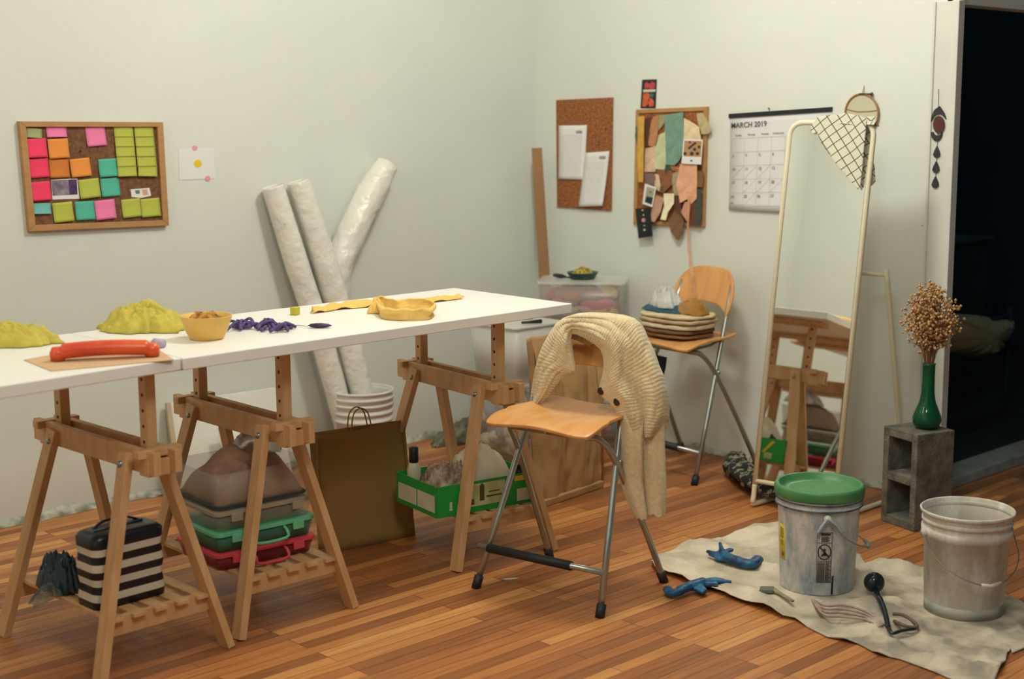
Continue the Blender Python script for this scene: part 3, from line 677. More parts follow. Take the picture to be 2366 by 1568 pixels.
fb = thing('corkboard', 'wood-framed corkboard layered with fabric swatches', 'corkboard', wx(1553, 520))
q_o = [(1474, 253), (1639, 246), (1631, 524), (1468, 517)]; q_i = [(1481, 262), (1631, 256), (1623, 516), (1476, 509)]
for k in range(4):
    obj('frame_strip', MB().prism(P4(wx, [q_o[k], q_o[(k+1) % 4], q_i[(k+1) % 4], q_i[k]], .0), NR*.018), M_frame, fb, world=True, bevel=.002)
obj('cork_panel', MB().prism(P4(wx, q_i, .0), NR*.010), M_cork, fb, world=True)
def zz(p): return [(1450+x/4.614, 230+y/4.614) for x, y in p]
SW = [
 ('swatch_dark_green_oval', (88, 92, 66), [(85, 290), (100, 268), (116, 290), (118, 470), (100, 495), (86, 470), (80, 380)], 'dark green swatch sticking out past the left edge of the swatch board'),
 ('swatch_dark_brown', (96, 56, 46), [(190, 200), (270, 180), (240, 480), (215, 500), (185, 580), (172, 300)], 'dark maroon brown narrow swatch at the upper left of the swatch board'),
 ('swatch_light_brown', (182, 126, 88), [(262, 190), (330, 165), (322, 400), (295, 505), (218, 490), (235, 340)], 'light brown narrow swatch beside the maroon one'),
 ('swatch_sage_small', (150, 142, 104), [(335, 165), (402, 160), (388, 260), (332, 330), (325, 240)], 'small sage swatch tucked beside the large teal one'),
 ('swatch_pinkish', (214, 182, 154), [(190, 520), (310, 495), (320, 640), (296, 770), (178, 770)], 'pinkish beige square swatch under the brown ones'),
 ('swatch_mint', (190, 196, 152), [(332, 375), (412, 340), (416, 700), (390, 748), (268, 735), (300, 520)], 'pale mint swatch hanging left of the large teal one'),
 ('swatch_strand', (60, 78, 58), [(405, 690), (475, 712), (445, 860), (375, 972), (345, 960), (385, 850)], 'dark green twisted strand below the teal swatch'),
 ('swatch_brown_mid', (132, 86, 56), [(300, 745), (400, 750), (480, 760), (480, 900), (380, 1000), (345, 980), (350, 850)], 'brown swatch behind the dark green strand'),
 ('swatch_teal', (112, 148, 132), [(393, 165), (592, 132), (600, 420), (576, 600), (545, 655), (500, 702), (412, 690)], 'large dusty teal swatch at the top middle of the board'),
 ('swatch_taupe', (122, 100, 88), [(178, 778), (302, 790), (302, 925), (180, 902)], 'square taupe grey swatch above the small tilted photo'),
 ('swatch_cream_mid', (212, 186, 150), [(292, 790), (330, 800), (352, 905), (340, 980), (292, 955)], 'narrow cream swatch right of the taupe square'),
 ('swatch_sage', (158, 150, 116), [(482, 780), (578, 758), (572, 1020), (500, 1022), (474, 900)], 'round-cornered sage swatch in the middle of the board'),
 ('swatch_cream_top', (222, 196, 160), [(600, 195), (680, 235), (760, 290), (782, 425), (600, 432)], 'cream pink swatch above the blotchy instant photo'),
 ('swatch_olive', (178, 166, 122), [(735, 150), (800, 140), (850, 220), (892, 320), (868, 365), (790, 368), (755, 262)], 'olive beige swatch hanging over the upper right corner'),
 ('swatch_rust', (168, 104, 64), [(455, 705), (520, 715), (585, 745), (575, 775), (480, 760)], 'small rust orange scrap below the teal swatch'),
 ('swatch_dark_end', (84, 58, 44), [(495, 1030), (560, 1035), (575, 1200), (600, 1290), (470, 1300), (520, 1140)], 'dark brown swatch behind the white scrap near the board bottom'),
 ('swatch_brown_tip', (120, 88, 62), [(432, 1290), (520, 1180), (600, 1290), (590, 1400), (545, 1500), (520, 1490), (470, 1420)], 'brown pointed swatch drooping below the bottom of the board'),
 ('swatch_maroon', (104, 58, 44), [(668, 1100), (730, 1090), (718, 1330), (655, 1320)], 'maroon strip low on the right side of the board'),
 ('swatch_brown_right', (120, 84, 52), [(745, 755), (812, 770), (802, 935), (742, 930)], 'dull brown strip above the dark green strip'),
 ('swatch_green_strip', (62, 72, 62), [(738, 945), (792, 958), (786, 1250), (770, 1345), (714, 1332)], 'long dark green strip at the lower right of the board'),
 ('swatch_pink', (220, 164, 132), [(560, 690), (740, 676), (737, 1050), (680, 1112), (640, 1060), (560, 1102), (520, 900)], 'large peach pink swatch hanging below the instant photo'),
 ('swatch_pink_tail', (200, 142, 116), [(610, 1090), (672, 1090), (655, 1335), (570, 1200)], 'darker pink gathered tail under the peach swatch'),
 ('swatch_pinktan', (186, 146, 120), [(300, 1015), (392, 1050), (352, 1200), (288, 1305), (238, 1290), (268, 1130)], 'pinkish tan swatch low on the left of the board'),
 ('swatch_white', (238, 226, 190), [(385, 1000), (496, 1000), (492, 1110), (432, 1200), (408, 1285), (350, 1276), (390, 1130)], 'off-white angular swatch near the bottom of the board'),
 ('swatch_mustard', (200, 156, 66), [(112, 180), (178, 176), (174, 560), (165, 880), (112, 880), (106, 500)], 'long mustard yellow strip down the left edge of the board'),
]
for k, (nm, c, p, lab) in enumerate(SW):
    c = tuple(min(255, v*1.07+6) for v in c)
    pts = P4(wx, zz(p), .0175+.0011*k); mb = MB(); n_ = len(pts); ctr = sum(pts, Vector())/n_
    dense = []
    for i in range(n_):
        for q in range(4): dense.append(pts[i].lerp(pts[(i+1) % n_], q/4)+Vector((0, .0012*nz(i*3.1+q, k), .0016*nz(i*2.3+q, k+5))))
    V = [mb.bm.verts.new(v+NR*(.003*nz(v.y*30, v.z*30, k))) for v in dense]; cvx = mb.bm.verts.new(ctr+NR*.0015)
    for i in range(len(V)):
        f_ = mb.face([V[i], V[(i+1) % len(V)], cvx])
        if f_: f_.smooth = False
    tag(obj('fabric_swatch', mb, mat(nm, srgb(*c), .95, var=.16, vs=22, bump=.4, bs=90), loc=ctr, sol=.0014), lab, 'fabric swatch', 'fabric swatches pinned to the framed board')
def photo(label, q, qi, cols, dep, marks):
    t = thing('instant_photo', label, 'photograph', wx(*q[0], dep)); obj('card', MB().prism(P4(wx, zz(q), dep), NR*.0012), M_paper, t, world=True)
    mb = MB(); mb.prism(P4(wx, zz(qi), dep+.0014), NR*.0005)
    for mi, p in marks: mb.mi = mi; mb.prism(P4(wx, zz(p), dep+.0021), NR*.0004)
    obj('picture', mb, cols, t, world=True)
def blob(x, y, r, k): return [(x+r*(1+.3*nz(a, k))*cos(a*2*pi/9), y+r*(1+.3*nz(a+4, k))*sin(a*2*pi/9)) for a in range(9)]
photo('white-bordered instant photo of dark blots on tan, right side of the swatch board', [(597, 420), (802, 426), (786, 692), (576, 682)], [(607, 438), (790, 442), (780, 608), (595, 604)], [mat('photo_tan', srgb(190, 142, 96), .5, var=.1, vs=40), M_ink], .050,
      [(1, blob(x, y, r, k)) for k, (x, y, r) in enumerate([(665, 455, 12), (612, 575, 18), (685, 575, 22), (715, 530, 18), (762, 505, 16), (745, 575, 18)])]+[(1, [(640, 515), (722, 450), (738, 465), (655, 532)]), (1, [(668, 645), (692, 643), (692, 658), (668, 660)])])
photo('small tilted photo of a figure at the lower left of the swatch board', [(187, 895), (306, 935), (266, 1146), (160, 1110)], [(205, 925), (290, 950), (256, 1120), (182, 1092)], [mat('photo_green', srgb(170, 170, 150), .5, var=.1, vs=40), mat('photo_dark', srgb(30, 50, 60), .5, var=.1), mat('photo_red', srgb(170, 110, 100), .5, var=.1)], .050,
      [(1, [(205, 1030), (272, 1045), (256, 1118), (184, 1090)]), (2, blob(245, 985, 14, 3))])
def black_card(label, q, items, dep):
    t = thing('printed_card', label, 'card', wx(*q[0], dep)); obj('card', MB().prism(P4(wx, q, dep), NR*.0016), M_black, t, world=True)
    ms = []; mb = MB()
    for m, p in items:
        if m not in ms: ms.append(m)
        mb.mi = ms.index(m); mb.prism(P4(wx, p, dep+.002), NR*.0006)
    obj('print', mb, ms, t, world=True)
mb_pk = mat('print_rose', srgb(214, 150, 140), .6, var=.1); mb_cr = mat('print_cream', srgb(210, 206, 180), .6, var=.1)
bz = lambda x, y, r, k: zz(blob(x, y, r, k))
black_card('black card with a vertical row of moon phases, lower left of the swatch board', zz([(85, 1165), (240, 1148), (268, 1456), (118, 1478)]),
           [(mb_cr, bz(160, 1178, 9, 1)), (mb_cr, bz(170, 1230, 8, 2)), (mb_pk, bz(170, 1285, 22, 3)), (mb_cr, bz(178, 1340, 8, 4)), (mb_cr, bz(180, 1388, 12, 5))], .046)
m_red = mat('print_red', srgb(206, 66, 84), .6, var=.25, vs=60); m_or = mat('print_orange', srgb(222, 100, 58), .6, var=.3, vs=50); m_te = mat('print_teal', srgb(60, 110, 110), .6, var=.2)
black_card('black postcard with red and orange print above the swatch board', [(1484, 184), (1518, 183), (1515, 250), (1480, 250)],
           [(m_red, [(1489, 195), (1494, 189), (1500, 194), (1507, 188), (1514, 192), (1513, 203), (1504, 206), (1498, 203), (1490, 206)]), (mb_cr, [(1486, 207), (1515, 206), (1514, 212), (1486, 213)]),
            (m_or, [(1486, 216), (1498, 214), (1502, 222), (1497, 232), (1501, 236), (1492, 246), (1484, 246)]), (m_or, [(1501, 226), (1506, 228), (1511, 234), (1510, 245), (1500, 246), (1499, 238)]), (m_te, [(1502, 215), (1512, 218), (1508, 227), (1501, 222)])], .001)
rib = smooth_path([wx(1591, 448, .060), wx(1590, 500, .062), wx(1589, 545, .055), wx(1592, 590, .09), wx(1595, 620, .27), wx(1599, 660, .29), wx(1602, 700, .29), WX(1609, 735, -.30)], 6)
rb = thing('ribbon', 'thin peach ribbon trailing from the swatch board down to the chair', 'ribbon', rib[0])
for o_, s_ in ((Vector((0, 0, 0)), 0), (Vector((0, -.008, 0)), 1)):
    obj('strand', MB().tube([p+o_*(i/len(rib))*2+Vector((0, .002*sin(i*.9+s_), 0)) for i, p in enumerate(rib)], .0035, 7, flat=.4), mat('peach_ribbon', srgb(226, 170, 136), .9, var=.15, vs=50), rb, world=True)

# ------------------------------------------------------------------ wall calendar
cal = thing('wall_calendar', 'white March 2019 wall calendar with a black top bar', 'calendar', wx(1805, 262))
cq = [(1687, 270), (1924, 254), (1921, 496), (1687, 483)]
sheet4(cq, .003, mat('calendar_paper', (.78, .77, .78), .8, var=.02), 'page', cal, curl=.012)
obj('top_bar', MB().prism(P4(wx, [(1686, 263), (1924, 247), (1924, 257), (1686, 273)], .002), NR*.009), M_black, cal, world=True)
ax_ = (wx(1924, 256, .0)-wx(1687, 272, .0)); az_ = (wx(1687, 483, 0)-wx(1687, 272, 0)); hgt = az_.length
ax_.x = 0; az_.x = 0; cw = ax_.length; axn = ax_.normalized(); azn = Vector((0, 0, -1)); o0 = wx(1687, 272, 0)
def cp(u, v, d=.006): return o0+ax_*u+azn*(v*hgt)+NR*(d+.012*v*v)
gl = MB()
for k in range(8): a = .03+k*.94/7; gl.prism([cp(a-.001, .23), cp(a+.001, .23), cp(a+.001, .97), cp(a-.001, .97)], NR*.0003)
for v in (.23, .378, .526, .674, .822, .97): gl.prism([cp(.03, v-.0015), cp(.97, v-.0015), cp(.97, v+.0015), cp(.03, v+.0015)], NR*.0003)
for a, v in ((0, .526), (1, .674), (2, .526), (1, .526), (3, .674), (2, .674), (1, .822)):
    x0 = .03+a*.94/7; x1 = x0+.94/7; gl.prism([cp(x0, v+.148), cp(x1-.004, v), cp(x1, v), cp(x0+.004, v+.148)], NR*.0003)
obj('grid_lines', gl, mat('faint_grey_line', (.60, .59, .60), .8, var=.1), cal, world=True)
def text(parent, s, org, size, xd, yd, m, name, align='LEFT', thick=0.0004, bold=0):
    cu = bpy.data.curves.new(name, 'FONT'); cu.body = s; cu.size = size; cu.align_x = align; cu.extrude = thick; cu.offset = bold; cu.fill_mode = 'BOTH'; cu.resolution_u = 3
    tmp = bpy.data.objects.new('t', cu); C.objects.link(tmp); bpy.context.view_layer.update()
    me = bpy.data.meshes.new_from_object(tmp.evaluated_get(bpy.context.evaluated_depsgraph_get())); bpy.data.objects.remove(tmp)
    xd = Vector(xd).normalized(); yd = Vector(yd).normalized(); zd = xd.cross(yd)
    Mx = Matrix((xd, yd, zd)).transposed().to_4x4(); Mx.translation = Vector(org)
    me.transform((root_inv(parent) if parent else Matrix.Identity(4)) @ Mx); me.materials.clear(); me.materials.append(m)
    o = bpy.data.objects.new(name, me); C.objects.link(o); o.parent = parent; return o
UPv = (0, 0, 1)
text(cal, 'MARCH 2019', cp(.02, .115, .007), .036, axn, UPv, mat('calendar_ink', (.09, .09, .10), .7, var=.05), 'month_title', bold=.0002)
for k, d_ in enumerate(['Sunday', 'Monday', 'Tuesday', 'Wednesday', 'Thursday', 'Friday', 'Saturday']):
    text(cal, d_, cp(.03+(k+.5)*.94/7, .205, .007), .0135, axn, UPv, M_pencil, 'weekday_name', 'CENTER')
for d_ in range(1, 32):
    i = d_+4; r_, k = divmod(i, 7); v = .23+min(r_, 4)*.148; off = 0 if r_ < 5 else .07
    if r_ == 5 and d_ > 30: pass
    text(cal, str(d_), cp(.03+k*.94/7+.012+(off if k == 1 else 0)*0, v+.052+off, .007), .019, axn, UPv, M_pencil, 'date_number', bold=.0003)
tag(obj('push_pin', MB().tube([wx(1776, 250, .0), wx(1776, 250, .012)], [.0025, .005], 8), mat('pin_metal', (.3, .3, .3), .3), loc=wx(1776, 250)), 'small dark push pin just above the calendar bar', 'push pin')

# ------------------------------------------------------------------ embroidery hoop, moon hanging
def circ(f, x, y, rx, ry, n, d, a0=0, a1=2*pi): return [f(x+rx*cos(a0+(a1-a0)*k/n), y-ry*sin(a0+(a1-a0)*k/n), d) for k in range(n)]
hp = thing('embroidery_hoop', 'round wooden embroidery hoop with cream cloth hung above the mirror', 'embroidery hoop', wx(1992, 262))
obj('hoop_ring', MB().tube(circ(wx, 1991, 262, 38, 45, 40, .012), .0045, 8, closed=True), mat('hoop_wood', srgb(176, 120, 74), .5, var=.15), hp, world=True)
obj('stretched_cloth', MB().prism(circ(wx, 1991, 262, 37, 44, 32, .008), NR*.001), mat('hoop_cloth', srgb(206, 200, 172), .9, var=.06, bump=.2, bs=200), hp, world=True)
obj('thread_line', MB().tube([wx(1956, 252, .011), wx(1980, 258, .011), wx(2010, 257, .011), wx(2028, 254, .011)], .0022, 6), mat('hoop_thread', srgb(190, 140, 90), .9, var=.1), hp, world=True)
obj('hoop_screw', MB().tube([wx(1986, 217, .014), wx(2014, 217, .014)], .0035, 8).tube([wx(2012, 217, .014), wx(2016, 217, .014)], .007, 8), mat('brass_dark', (.10, .09, .08), .4, metal=.6), hp, world=True)
obj('hanging_loop', MB().tube([wx(1992, 216, .01), wx(1997, 197, .005), wx(1996, 216, .01)], .0015, 6), mat('loop_thread', (.2, .2, .2), .8), hp, world=True)
mg = thing('wall_hanging', 'dark moon and teardrop wall hanging on the door casing', 'wall hanging', wx(2166, 270, .036))
M_mdk = mat('dark_clay', srgb(58, 62, 66), .8, col2=srgb(44, 44, 50), vs=40); M_mrd = mat('rust_clay', srgb(92, 46, 46), .8, var=.2, vs=30)
D0 = .026
obj('cord', MB().tube([wx(2169, 205, D0), wx(2166, 330, D0), wx(2161, 430, D0)], .0012, 6), mat('hanging_cord', (.10, .10, .09), .8), mg, world=True)
obj('teardrop_top', MB().prism(P4(wx, [(2172, 245), (2183, 262), (2187, 276), (2182, 270), (2176, 264), (2166, 263), (2158, 270), (2152, 282), (2153, 270), (2160, 254)], D0), NR*.006), M_mdk, mg, world=True)
obj('oval_disc', MB().prism(circ(wx, 2170, 288, 13, 20, 20, D0+.002), NR*.006), M_mrd, mg, world=True)
obj('crescent', MB().prism(circ(wx, 2165, 305, 13, 21, 14, D0, pi, 2*pi)+[wx(2178, 305, D0)]+list(reversed(circ(wx, 2167, 303, 10, 10, 12, D0, pi*1.05, 2*pi))), NR*.006), M_mdk, mg, world=True)
for y in (352, 387, 422):
    x = 2165-(y-352)*.05
    obj('teardrop_bead', MB().prism(P4(wx, [(x+1, y-15), (x+7, y-1), (x+8, y+6), (x+3, y+12), (x-4, y+12), (x-8, y+5), (x-5, y-4)], D0), NR*.006), M_mdk, mg, world=True)
tag(obj('nail', MB().tube([wx(2130, 520, 0), wx(2130, 520, .006)], .002, 6), M_ink, loc=wx(2130, 520)), 'tiny dark nail in the bare wall left of the casing', 'nail')
# ------------------------------------------------------------------ cloth and lump makers
def mound(c, rx, ry, h, rz=0, seed=0, ridges=3.0, edge=.25, n=44, base=0.0, power=1.4):
    """crumpled heap of thin stuff resting on z = c.z"""
    mb = MB(); c = Vector(c); R = RZ(rz)
    def f(u, v):
        a = u*2*pi; r = v; w = 1+edge*nz(cos(a)*1.6+seed, sin(a)*1.6, seed*1.7)+edge*.5*nz(cos(a)*5, sin(a)*5+seed)
        x = cos(a)*r*rx*w; y = sin(a)*r*ry*w
        q = ridges/max(rx, ry)*.55
        k = .5+.85*nz(x*q, y*q, seed); k2 = 1-abs(nz(x*q*2.6+5, y*q*2.6, seed+2))*2.4; k3 = 1-abs(nz(x*q*5+1, y*q*5, seed+7))*2.4
        z = h*(1-r**2.6)**.75*(.50+.38*k+.20*k2+.11*k3)+base if r < 1 else base
        return c+R@Vector((x, y, max(z, .0012)))
    mb.grid(n*2, n, f, wrapu=True); return mb
def rect_mound(c, sx, sy, h, rz, seed, ridges=4, n=40):
    mb = MB(); c = Vector(c); R = RZ(rz)
    def f(u, v):
        x = (u-.5)*sx; y = (v-.5)*sy; e = (1-abs(2*u-1)**5)*(1-abs(2*v-1)**5); q = ridges/max(sx, sy)
        z = h*e*(.62+.45*nz(x*q*.6, y*q*.6, seed)+.10*(1-3*abs(nz(x*q*1.6, y*q*1.6, seed+3))))
        return c+R@Vector((x, y, max(z, .001)))
    mb.grid(n, n, f); return mb
def remesh_tubes(chains):
    mb = MB()
    for pts, r in chains: mb.tube(smooth_path(pts, 5), [r[0]+(r[-1]-r[0])*i/(5*(len(pts)-1)) for i in range(5*(len(pts)-1)+1)] if len(r) == 2 else r[0], 10)
    return mb

# ------------------------------------------------------------------ things on the tabletops
Z = TH+.0005
M_yel = mat('chartreuse_cloth', srgb(204, 188, 82), .9, var=.16, vs=26, bump=.4, bs=60)
M_gold = mat('golden_cloth', srgb(240, 196, 108), .9, var=.10, vs=30, bump=.35, bs=70)
M_purp = mat('purple_yarn', srgb(104, 90, 142), .95, var=.35, vs=50, bump=.8, bs=90)
p = F(330, 762, Z); tag(obj('cloth', mound(p, .145, .085, .095, -.75, 3.3, 3.2, .35), M_yel, loc=p, sol=.002), 'crumpled chartreuse yellow cloth beside the yellow bowl', 'cloth')
p = F(36, 795, Z); tag(obj('cloth', mound(p, .15, .075, .070, -.55, 8.1, 3.4, .4), M_yel, loc=p, sol=.002), 'crumpled chartreuse yellow cloth at the photo\'s left edge of the tabletop', 'cloth')
B0 = F(478, 782, Z)
bw = MB().lathe([(0, .004), (.045, .004), (.050, .0), (.054, .004), (.068, .030), (.081, .070), (.083, .076), (.079, .076), (.074, .060), (.052, .016), (0, .012)], (0, 0, 0), 44)
bwl = thing('bowl', 'yellow wooden bowl holding dark scraps on the long tabletop', 'bowl', B0)
obj('bowl_body', bw, mat('yellow_bowl', srgb(232, 184, 92), .5, var=.08, vs=10), bwl)
o = tag(obj('scraps', mound((B0.x, B0.y, B0.z+.045), .064, .064, .045, .4, 5.5, 3.5, .1), mat('dark_scraps', srgb(84, 56, 44), .95, col2=srgb(220, 160, 70), vs=34, bump=.6), loc=B0+Vector((0, 0, .045)), sol=.002), 'heap of dark brown and orange scraps inside the yellow bowl', 'scraps', kind='stuff')
c0 = F(600, 760, Z); random.seed(3)
mb = MB()
for k in range(34):
    a = random.uniform(0, 2*pi); q = Vector((random.gauss(0, .052), random.gauss(0, .028), 0)); q.rotate(Matrix.Rotation(-.85, 3, 'Z')); ln = random.uniform(.02, .05)
    base = c0+q; mb.tube(smooth_path([base+Vector((cos(a)*ln, sin(a)*ln, .006)), base+Vector((0, 0, random.uniform(.010, .034))), base+Vector((cos(a+2.2)*ln, sin(a+2.2)*ln, .006))], 5), .0052, 6)
tag(obj('yarn', mb, M_purp, loc=c0), 'tangled heap of purple yarn on the long tabletop', 'yarn', kind='stuff')
sp = thing('purple_brush', 'thin-handled brush with a purple oval end beside the yarn', 'brush', F(738, 757, Z))
hA, hB = F(662, 753, Z), F(712, 757, Z); hC = F(766, 757, Z); up = Vector((0, 0, 1))
obj('handle', MB().tube([hA+up*.004, hB+up*.006], .002, 8), mat('steel_thin', (.5, .5, .5), .3, metal=.8), sp, world=True)
mb = MB(); pts = [hB.lerp(hC, t)+up*.008 for t in (0, .12, .35, .6, .85, 1)]; mb.tube(pts, [.002, .010, .0145, .0145, .010, .003], 14, flat=.55)
obj('head', mb, mat('deep_purple', srgb(84, 44, 96), .6, col2=srgb(40, 26, 56), vs=40), sp, world=True)
p = F(682, 727, Z); tag(obj('small_cube', MB().box(p+up*.014, (.026, .026, .028), RZ(.35)), mat('olive_yellow_block', srgb(196, 182, 56), .6, var=.1), loc=p, bevel=.002), 'small square olive yellow block near the back of the long tabletop', 'block')
# golden scraps
sA = [F(*q, Z) for q in ((722, 724), (780, 713), (850, 704), (930, 702), (1000, 697), (1066, 689))]
mb = MB(); P_ = smooth_path(sA, 14); wd = [.008, .035, .075, .052, .032, .022, .020]
def strip(u, v):
    x = u*(len(P_)-1); i = min(int(x), len(P_)-2); c = P_[i].lerp(P_[i+1], x-i); T = (P_[min(i+1, len(P_)-1)]-P_[i]).normalized(); s = Vector((-T.y, T.x, 0))
    k = u*(len(wd)-1); j = min(int(k), len(wd)-2); w = wd[j]*(1-(k-j))+wd[j+1]*(k-j)
    return c+s*((v-.45)*2*w*(1+.25*nz(u*9, v*2)))+up*(.003+.024*abs(sin(u*11+v*4))*sin(pi*v)*(.4+abs(nz(u*8, v*3)))+.012*max(0, sin(u*40))*(abs(v-.5)))
mb.grid(90, 16, strip); tag(obj('cloth_strip', mb, M_gold, loc=P_[0], sol=.0022), 'long golden yellow cloth strip stretched across the far tabletop end', 'cloth')
cA = F(938, 722, Z); mb = MB(); P2 = smooth_path([F(*q, Z) for q in ((870, 716), (888, 736), (940, 741), (990, 738), (1000, 724), (970, 716), (920, 718), (884, 712), (866, 714))], 12)
def band(u, v):
    x = u*(len(P2)-1); i = min(int(x), len(P2)-2); c = P2[i].lerp(P2[i+1], x-i); T = (P2[min(i+1, len(P2)-1)]-P2[max(0, i-1)]).normalized(); s = Vector((-T.y, T.x, 0))
    return c+s*(.004*sin(v*pi*2)+.010*nz(u*12, v*2))+up*(.001+v*(.040+.010*nz(u*14, 3)))
mb.grid(120, 8, band); tag(obj('cloth_band', mb, M_gold, loc=cA, sol=.005), 'golden yellow cloth band curled in a loop on the tabletop', 'cloth')
p = F(872, 722, Z); tag(obj('cloth_knot', mound(p, .042, .030, .050, .4, 2.2, 3, .3, 24), M_gold, loc=p, sol=.002), 'golden yellow knotted cloth end beside the curled loop', 'cloth')
# orange cutter on a card
card = [F(*q, Z) for q in ((55, 832), (118, 858), (402, 832), (352, 798), (200, 806))]
tag(obj('brown_card', MB().prism(card, (0, 0, .002)), mat('tan_card', srgb(206, 170, 130), .85, var=.06), loc=card[0]), 'tan sheet of card lying under the orange cutter', 'card')
cu = thing('tape_cutter', 'long orange handheld cutter with a dark slot on the tan card', 'cutter', F(240, 830, Z))
a_, b_ = F(134, 832, Z+.004), F(352, 822, Z+.004); ax = (b_-a_).normalized(); sd = Vector((-ax.y, ax.x, 0)); Lc = (b_-a_).length
mb = MB(); 
def cut(u, v):
    th = v*2*pi; s = u*Lc; e = min(1, .55+min(u, 1-u)*9); w = .025*e*(1+.15*sin(u*pi)); hgt_ = .024*e
    return a_+ax*s+sd*(cos(th)*w)+up*(hgt_+sin(th)*hgt_*(1.0 if sin(th) > 0 else .9)+.006*sin(u*pi))
mb.grid(48, 20, lambda u, v: cut(v, u), wrapu=True) if False else mb.grid(40, 26, lambda u, v: cut(u, v))
for s_ in (0, 1):
    c_ = a_ if s_ == 0 else b_
    mb.tube([c_+up*.001, c_+up*.022, c_+up*.038], [.021, .023, .016], 16)
obj('body', mb, mat('orange_plastic', srgb(226, 92, 46), .35, col2=srgb(206, 66, 40), vs=9), cu, world=True)
obj('slot', MB().tube([a_+ax*.04+up*.036-sd*.008, a_.lerp(b_, .5)+up*.047-sd*.010, b_-ax*.05+up*.036-sd*.008], .0065, 10, flat=.6), mat('slot_dark_red', srgb(110, 28, 22), .5, var=.1), cu, world=True)
t1, t2 = F(245, 793, Z), F(372, 803, Z)
tb = thing('marker_pen', 'white and lilac marker pen with a grey tip behind the orange cutter', 'pen', t1)
obj('barrel', MB().tube([t1.lerp(t2, .35)+up*.010, t2+up*.012], [.006, .013], 14), mat('pale_barrel', srgb(214, 214, 210), .4, var=.05), tb, world=True)
obj('cap', MB().tube([t2.lerp(t1, .12)+up*.0135, t2+(t2-t1).normalized()*.010+up*.0135], .0145, 14), mat('lilac_cap', srgb(186, 170, 196), .4, var=.05), tb, world=True)
obj('tip', MB().tube([t1+up*.004, t1.lerp(t2, .35)+up*.008], [.0025, .005], 10), mat('grey_tip', srgb(110, 112, 116), .4), tb, world=True)
bt = thing('squeeze_bottle', 'white bottle with a brown cap standing far along the left tabletop', 'bottle', (-4.32, -1.40, Z))
obj('bottle_body', MB().lathe([(0, .0), (.036, .0), (.038, .004), (.038, .13), (.030, .16), (.014, .185), (.014, .20), (0, .2)], (0, 0, 0), 28), M_pail, bt)
obj('cap', MB().lathe([(0, .195), (.017, .195), (.017, .232), (.015, .236), (0, .236)], (0, 0, 0), 20), mat('brown_cap', srgb(150, 104, 64), .5, var=.1), bt)

# ------------------------------------------------------------------ under the tables: trestle A
SA = Vector((-3.445, -1.640, .188)); ra = radians(2)
bagA = thing('striped_bag', 'black bag with four white stripes on the nearest trestle shelf', 'bag', SA, ra)
wS, dS, hS = .245, .13, .215
def rr(s, w, d, n=7, r=.03):
    out = []
    for cx, cy, a0 in ((w/2-r, d/2-r, 0), (-w/2+r, d/2-r, 90), (-w/2+r, -d/2+r, 180), (w/2-r, -d/2+r, 270)):
        for k in range(n): a = radians(a0+90*k/(n-1)); out.append((cx+r*cos(a), cy+r*sin(a)))
    return out
M_strw = mat('stripe_white', srgb(214, 206, 188), .7, var=.05); M_strk = mat('stripe_black', (.006, .010, .016), .35, var=.2)
mb = MB(); zs = []; 
for k in range(5): zs += [(k*.047, 0), (k*.047+.024, 1)]
zs = zs[:9]+[(hS, 0)]
zl = [z for z, _ in zs]; V = []
for i, z in enumerate(zl+[hS+.012, hS+.016]):
    s_ = 1.0+.025*sin(i*1.6) if i < len(zl) else (.93 if i == len(zl) else .80)
    V.append([mb.bm.verts.new((x*s_+.003*nz(x*20, z*20), y*s_, z)) for x, y in rr(0, wS, dS)])
for i in range(len(V)-1):
    mb.mi = zs[i][1] if i < len(zs) else 0
    for k in range(len(V[0])): mb.face([V[i][k], V[i][(k+1) % len(V[0])], V[i+1][(k+1) % len(V[0])], V[i+1][k]])
mb.mi = 0; mb.face(V[-1]); mb.face(list(reversed(V[0])))
obj('bag_body', mb, [M_strk, M_strw], bagA)
obj('zip', MB().tube([(-.085, 0, hS+.018), (.085, .004, hS+.018)], .0035, 8), mat('zip_teal_grey', (.08, .14, .16), .4), bagA)
obj('handle', MB().tube(smooth_path([(-.07, .03, hS+.014), (-.03, .036, hS+.030), (.04, .036, hS+.030), (.085, .03, hS+.014)], 5), .007, 8, flat=.5), M_strk, bagA)
p = Vector((-3.535, -1.42, .189)); tag(obj('plastic_bag', mound(p, .055, .10, .13, .1, 6.6, 3, .35), mat('dark_teal_film', srgb(40, 74, 84), .25, alpha=.8, var=.4, vs=14), loc=p, sol=.001), 'dark teal crumpled plastic bag behind the striped bag', 'bag')
p = F(118, 1372, .19); tag(obj('plastic_film', mound(p, .10, .045, .035, .6, 2.6, 4, .4), mat('thin_grey_film', srgb(120, 128, 122), .2, alpha=.45, var=.3, vs=20, bump=1, bs=40), loc=p, sol=.001), 'thin translucent plastic film on the slats left of the striped bag', 'plastic')

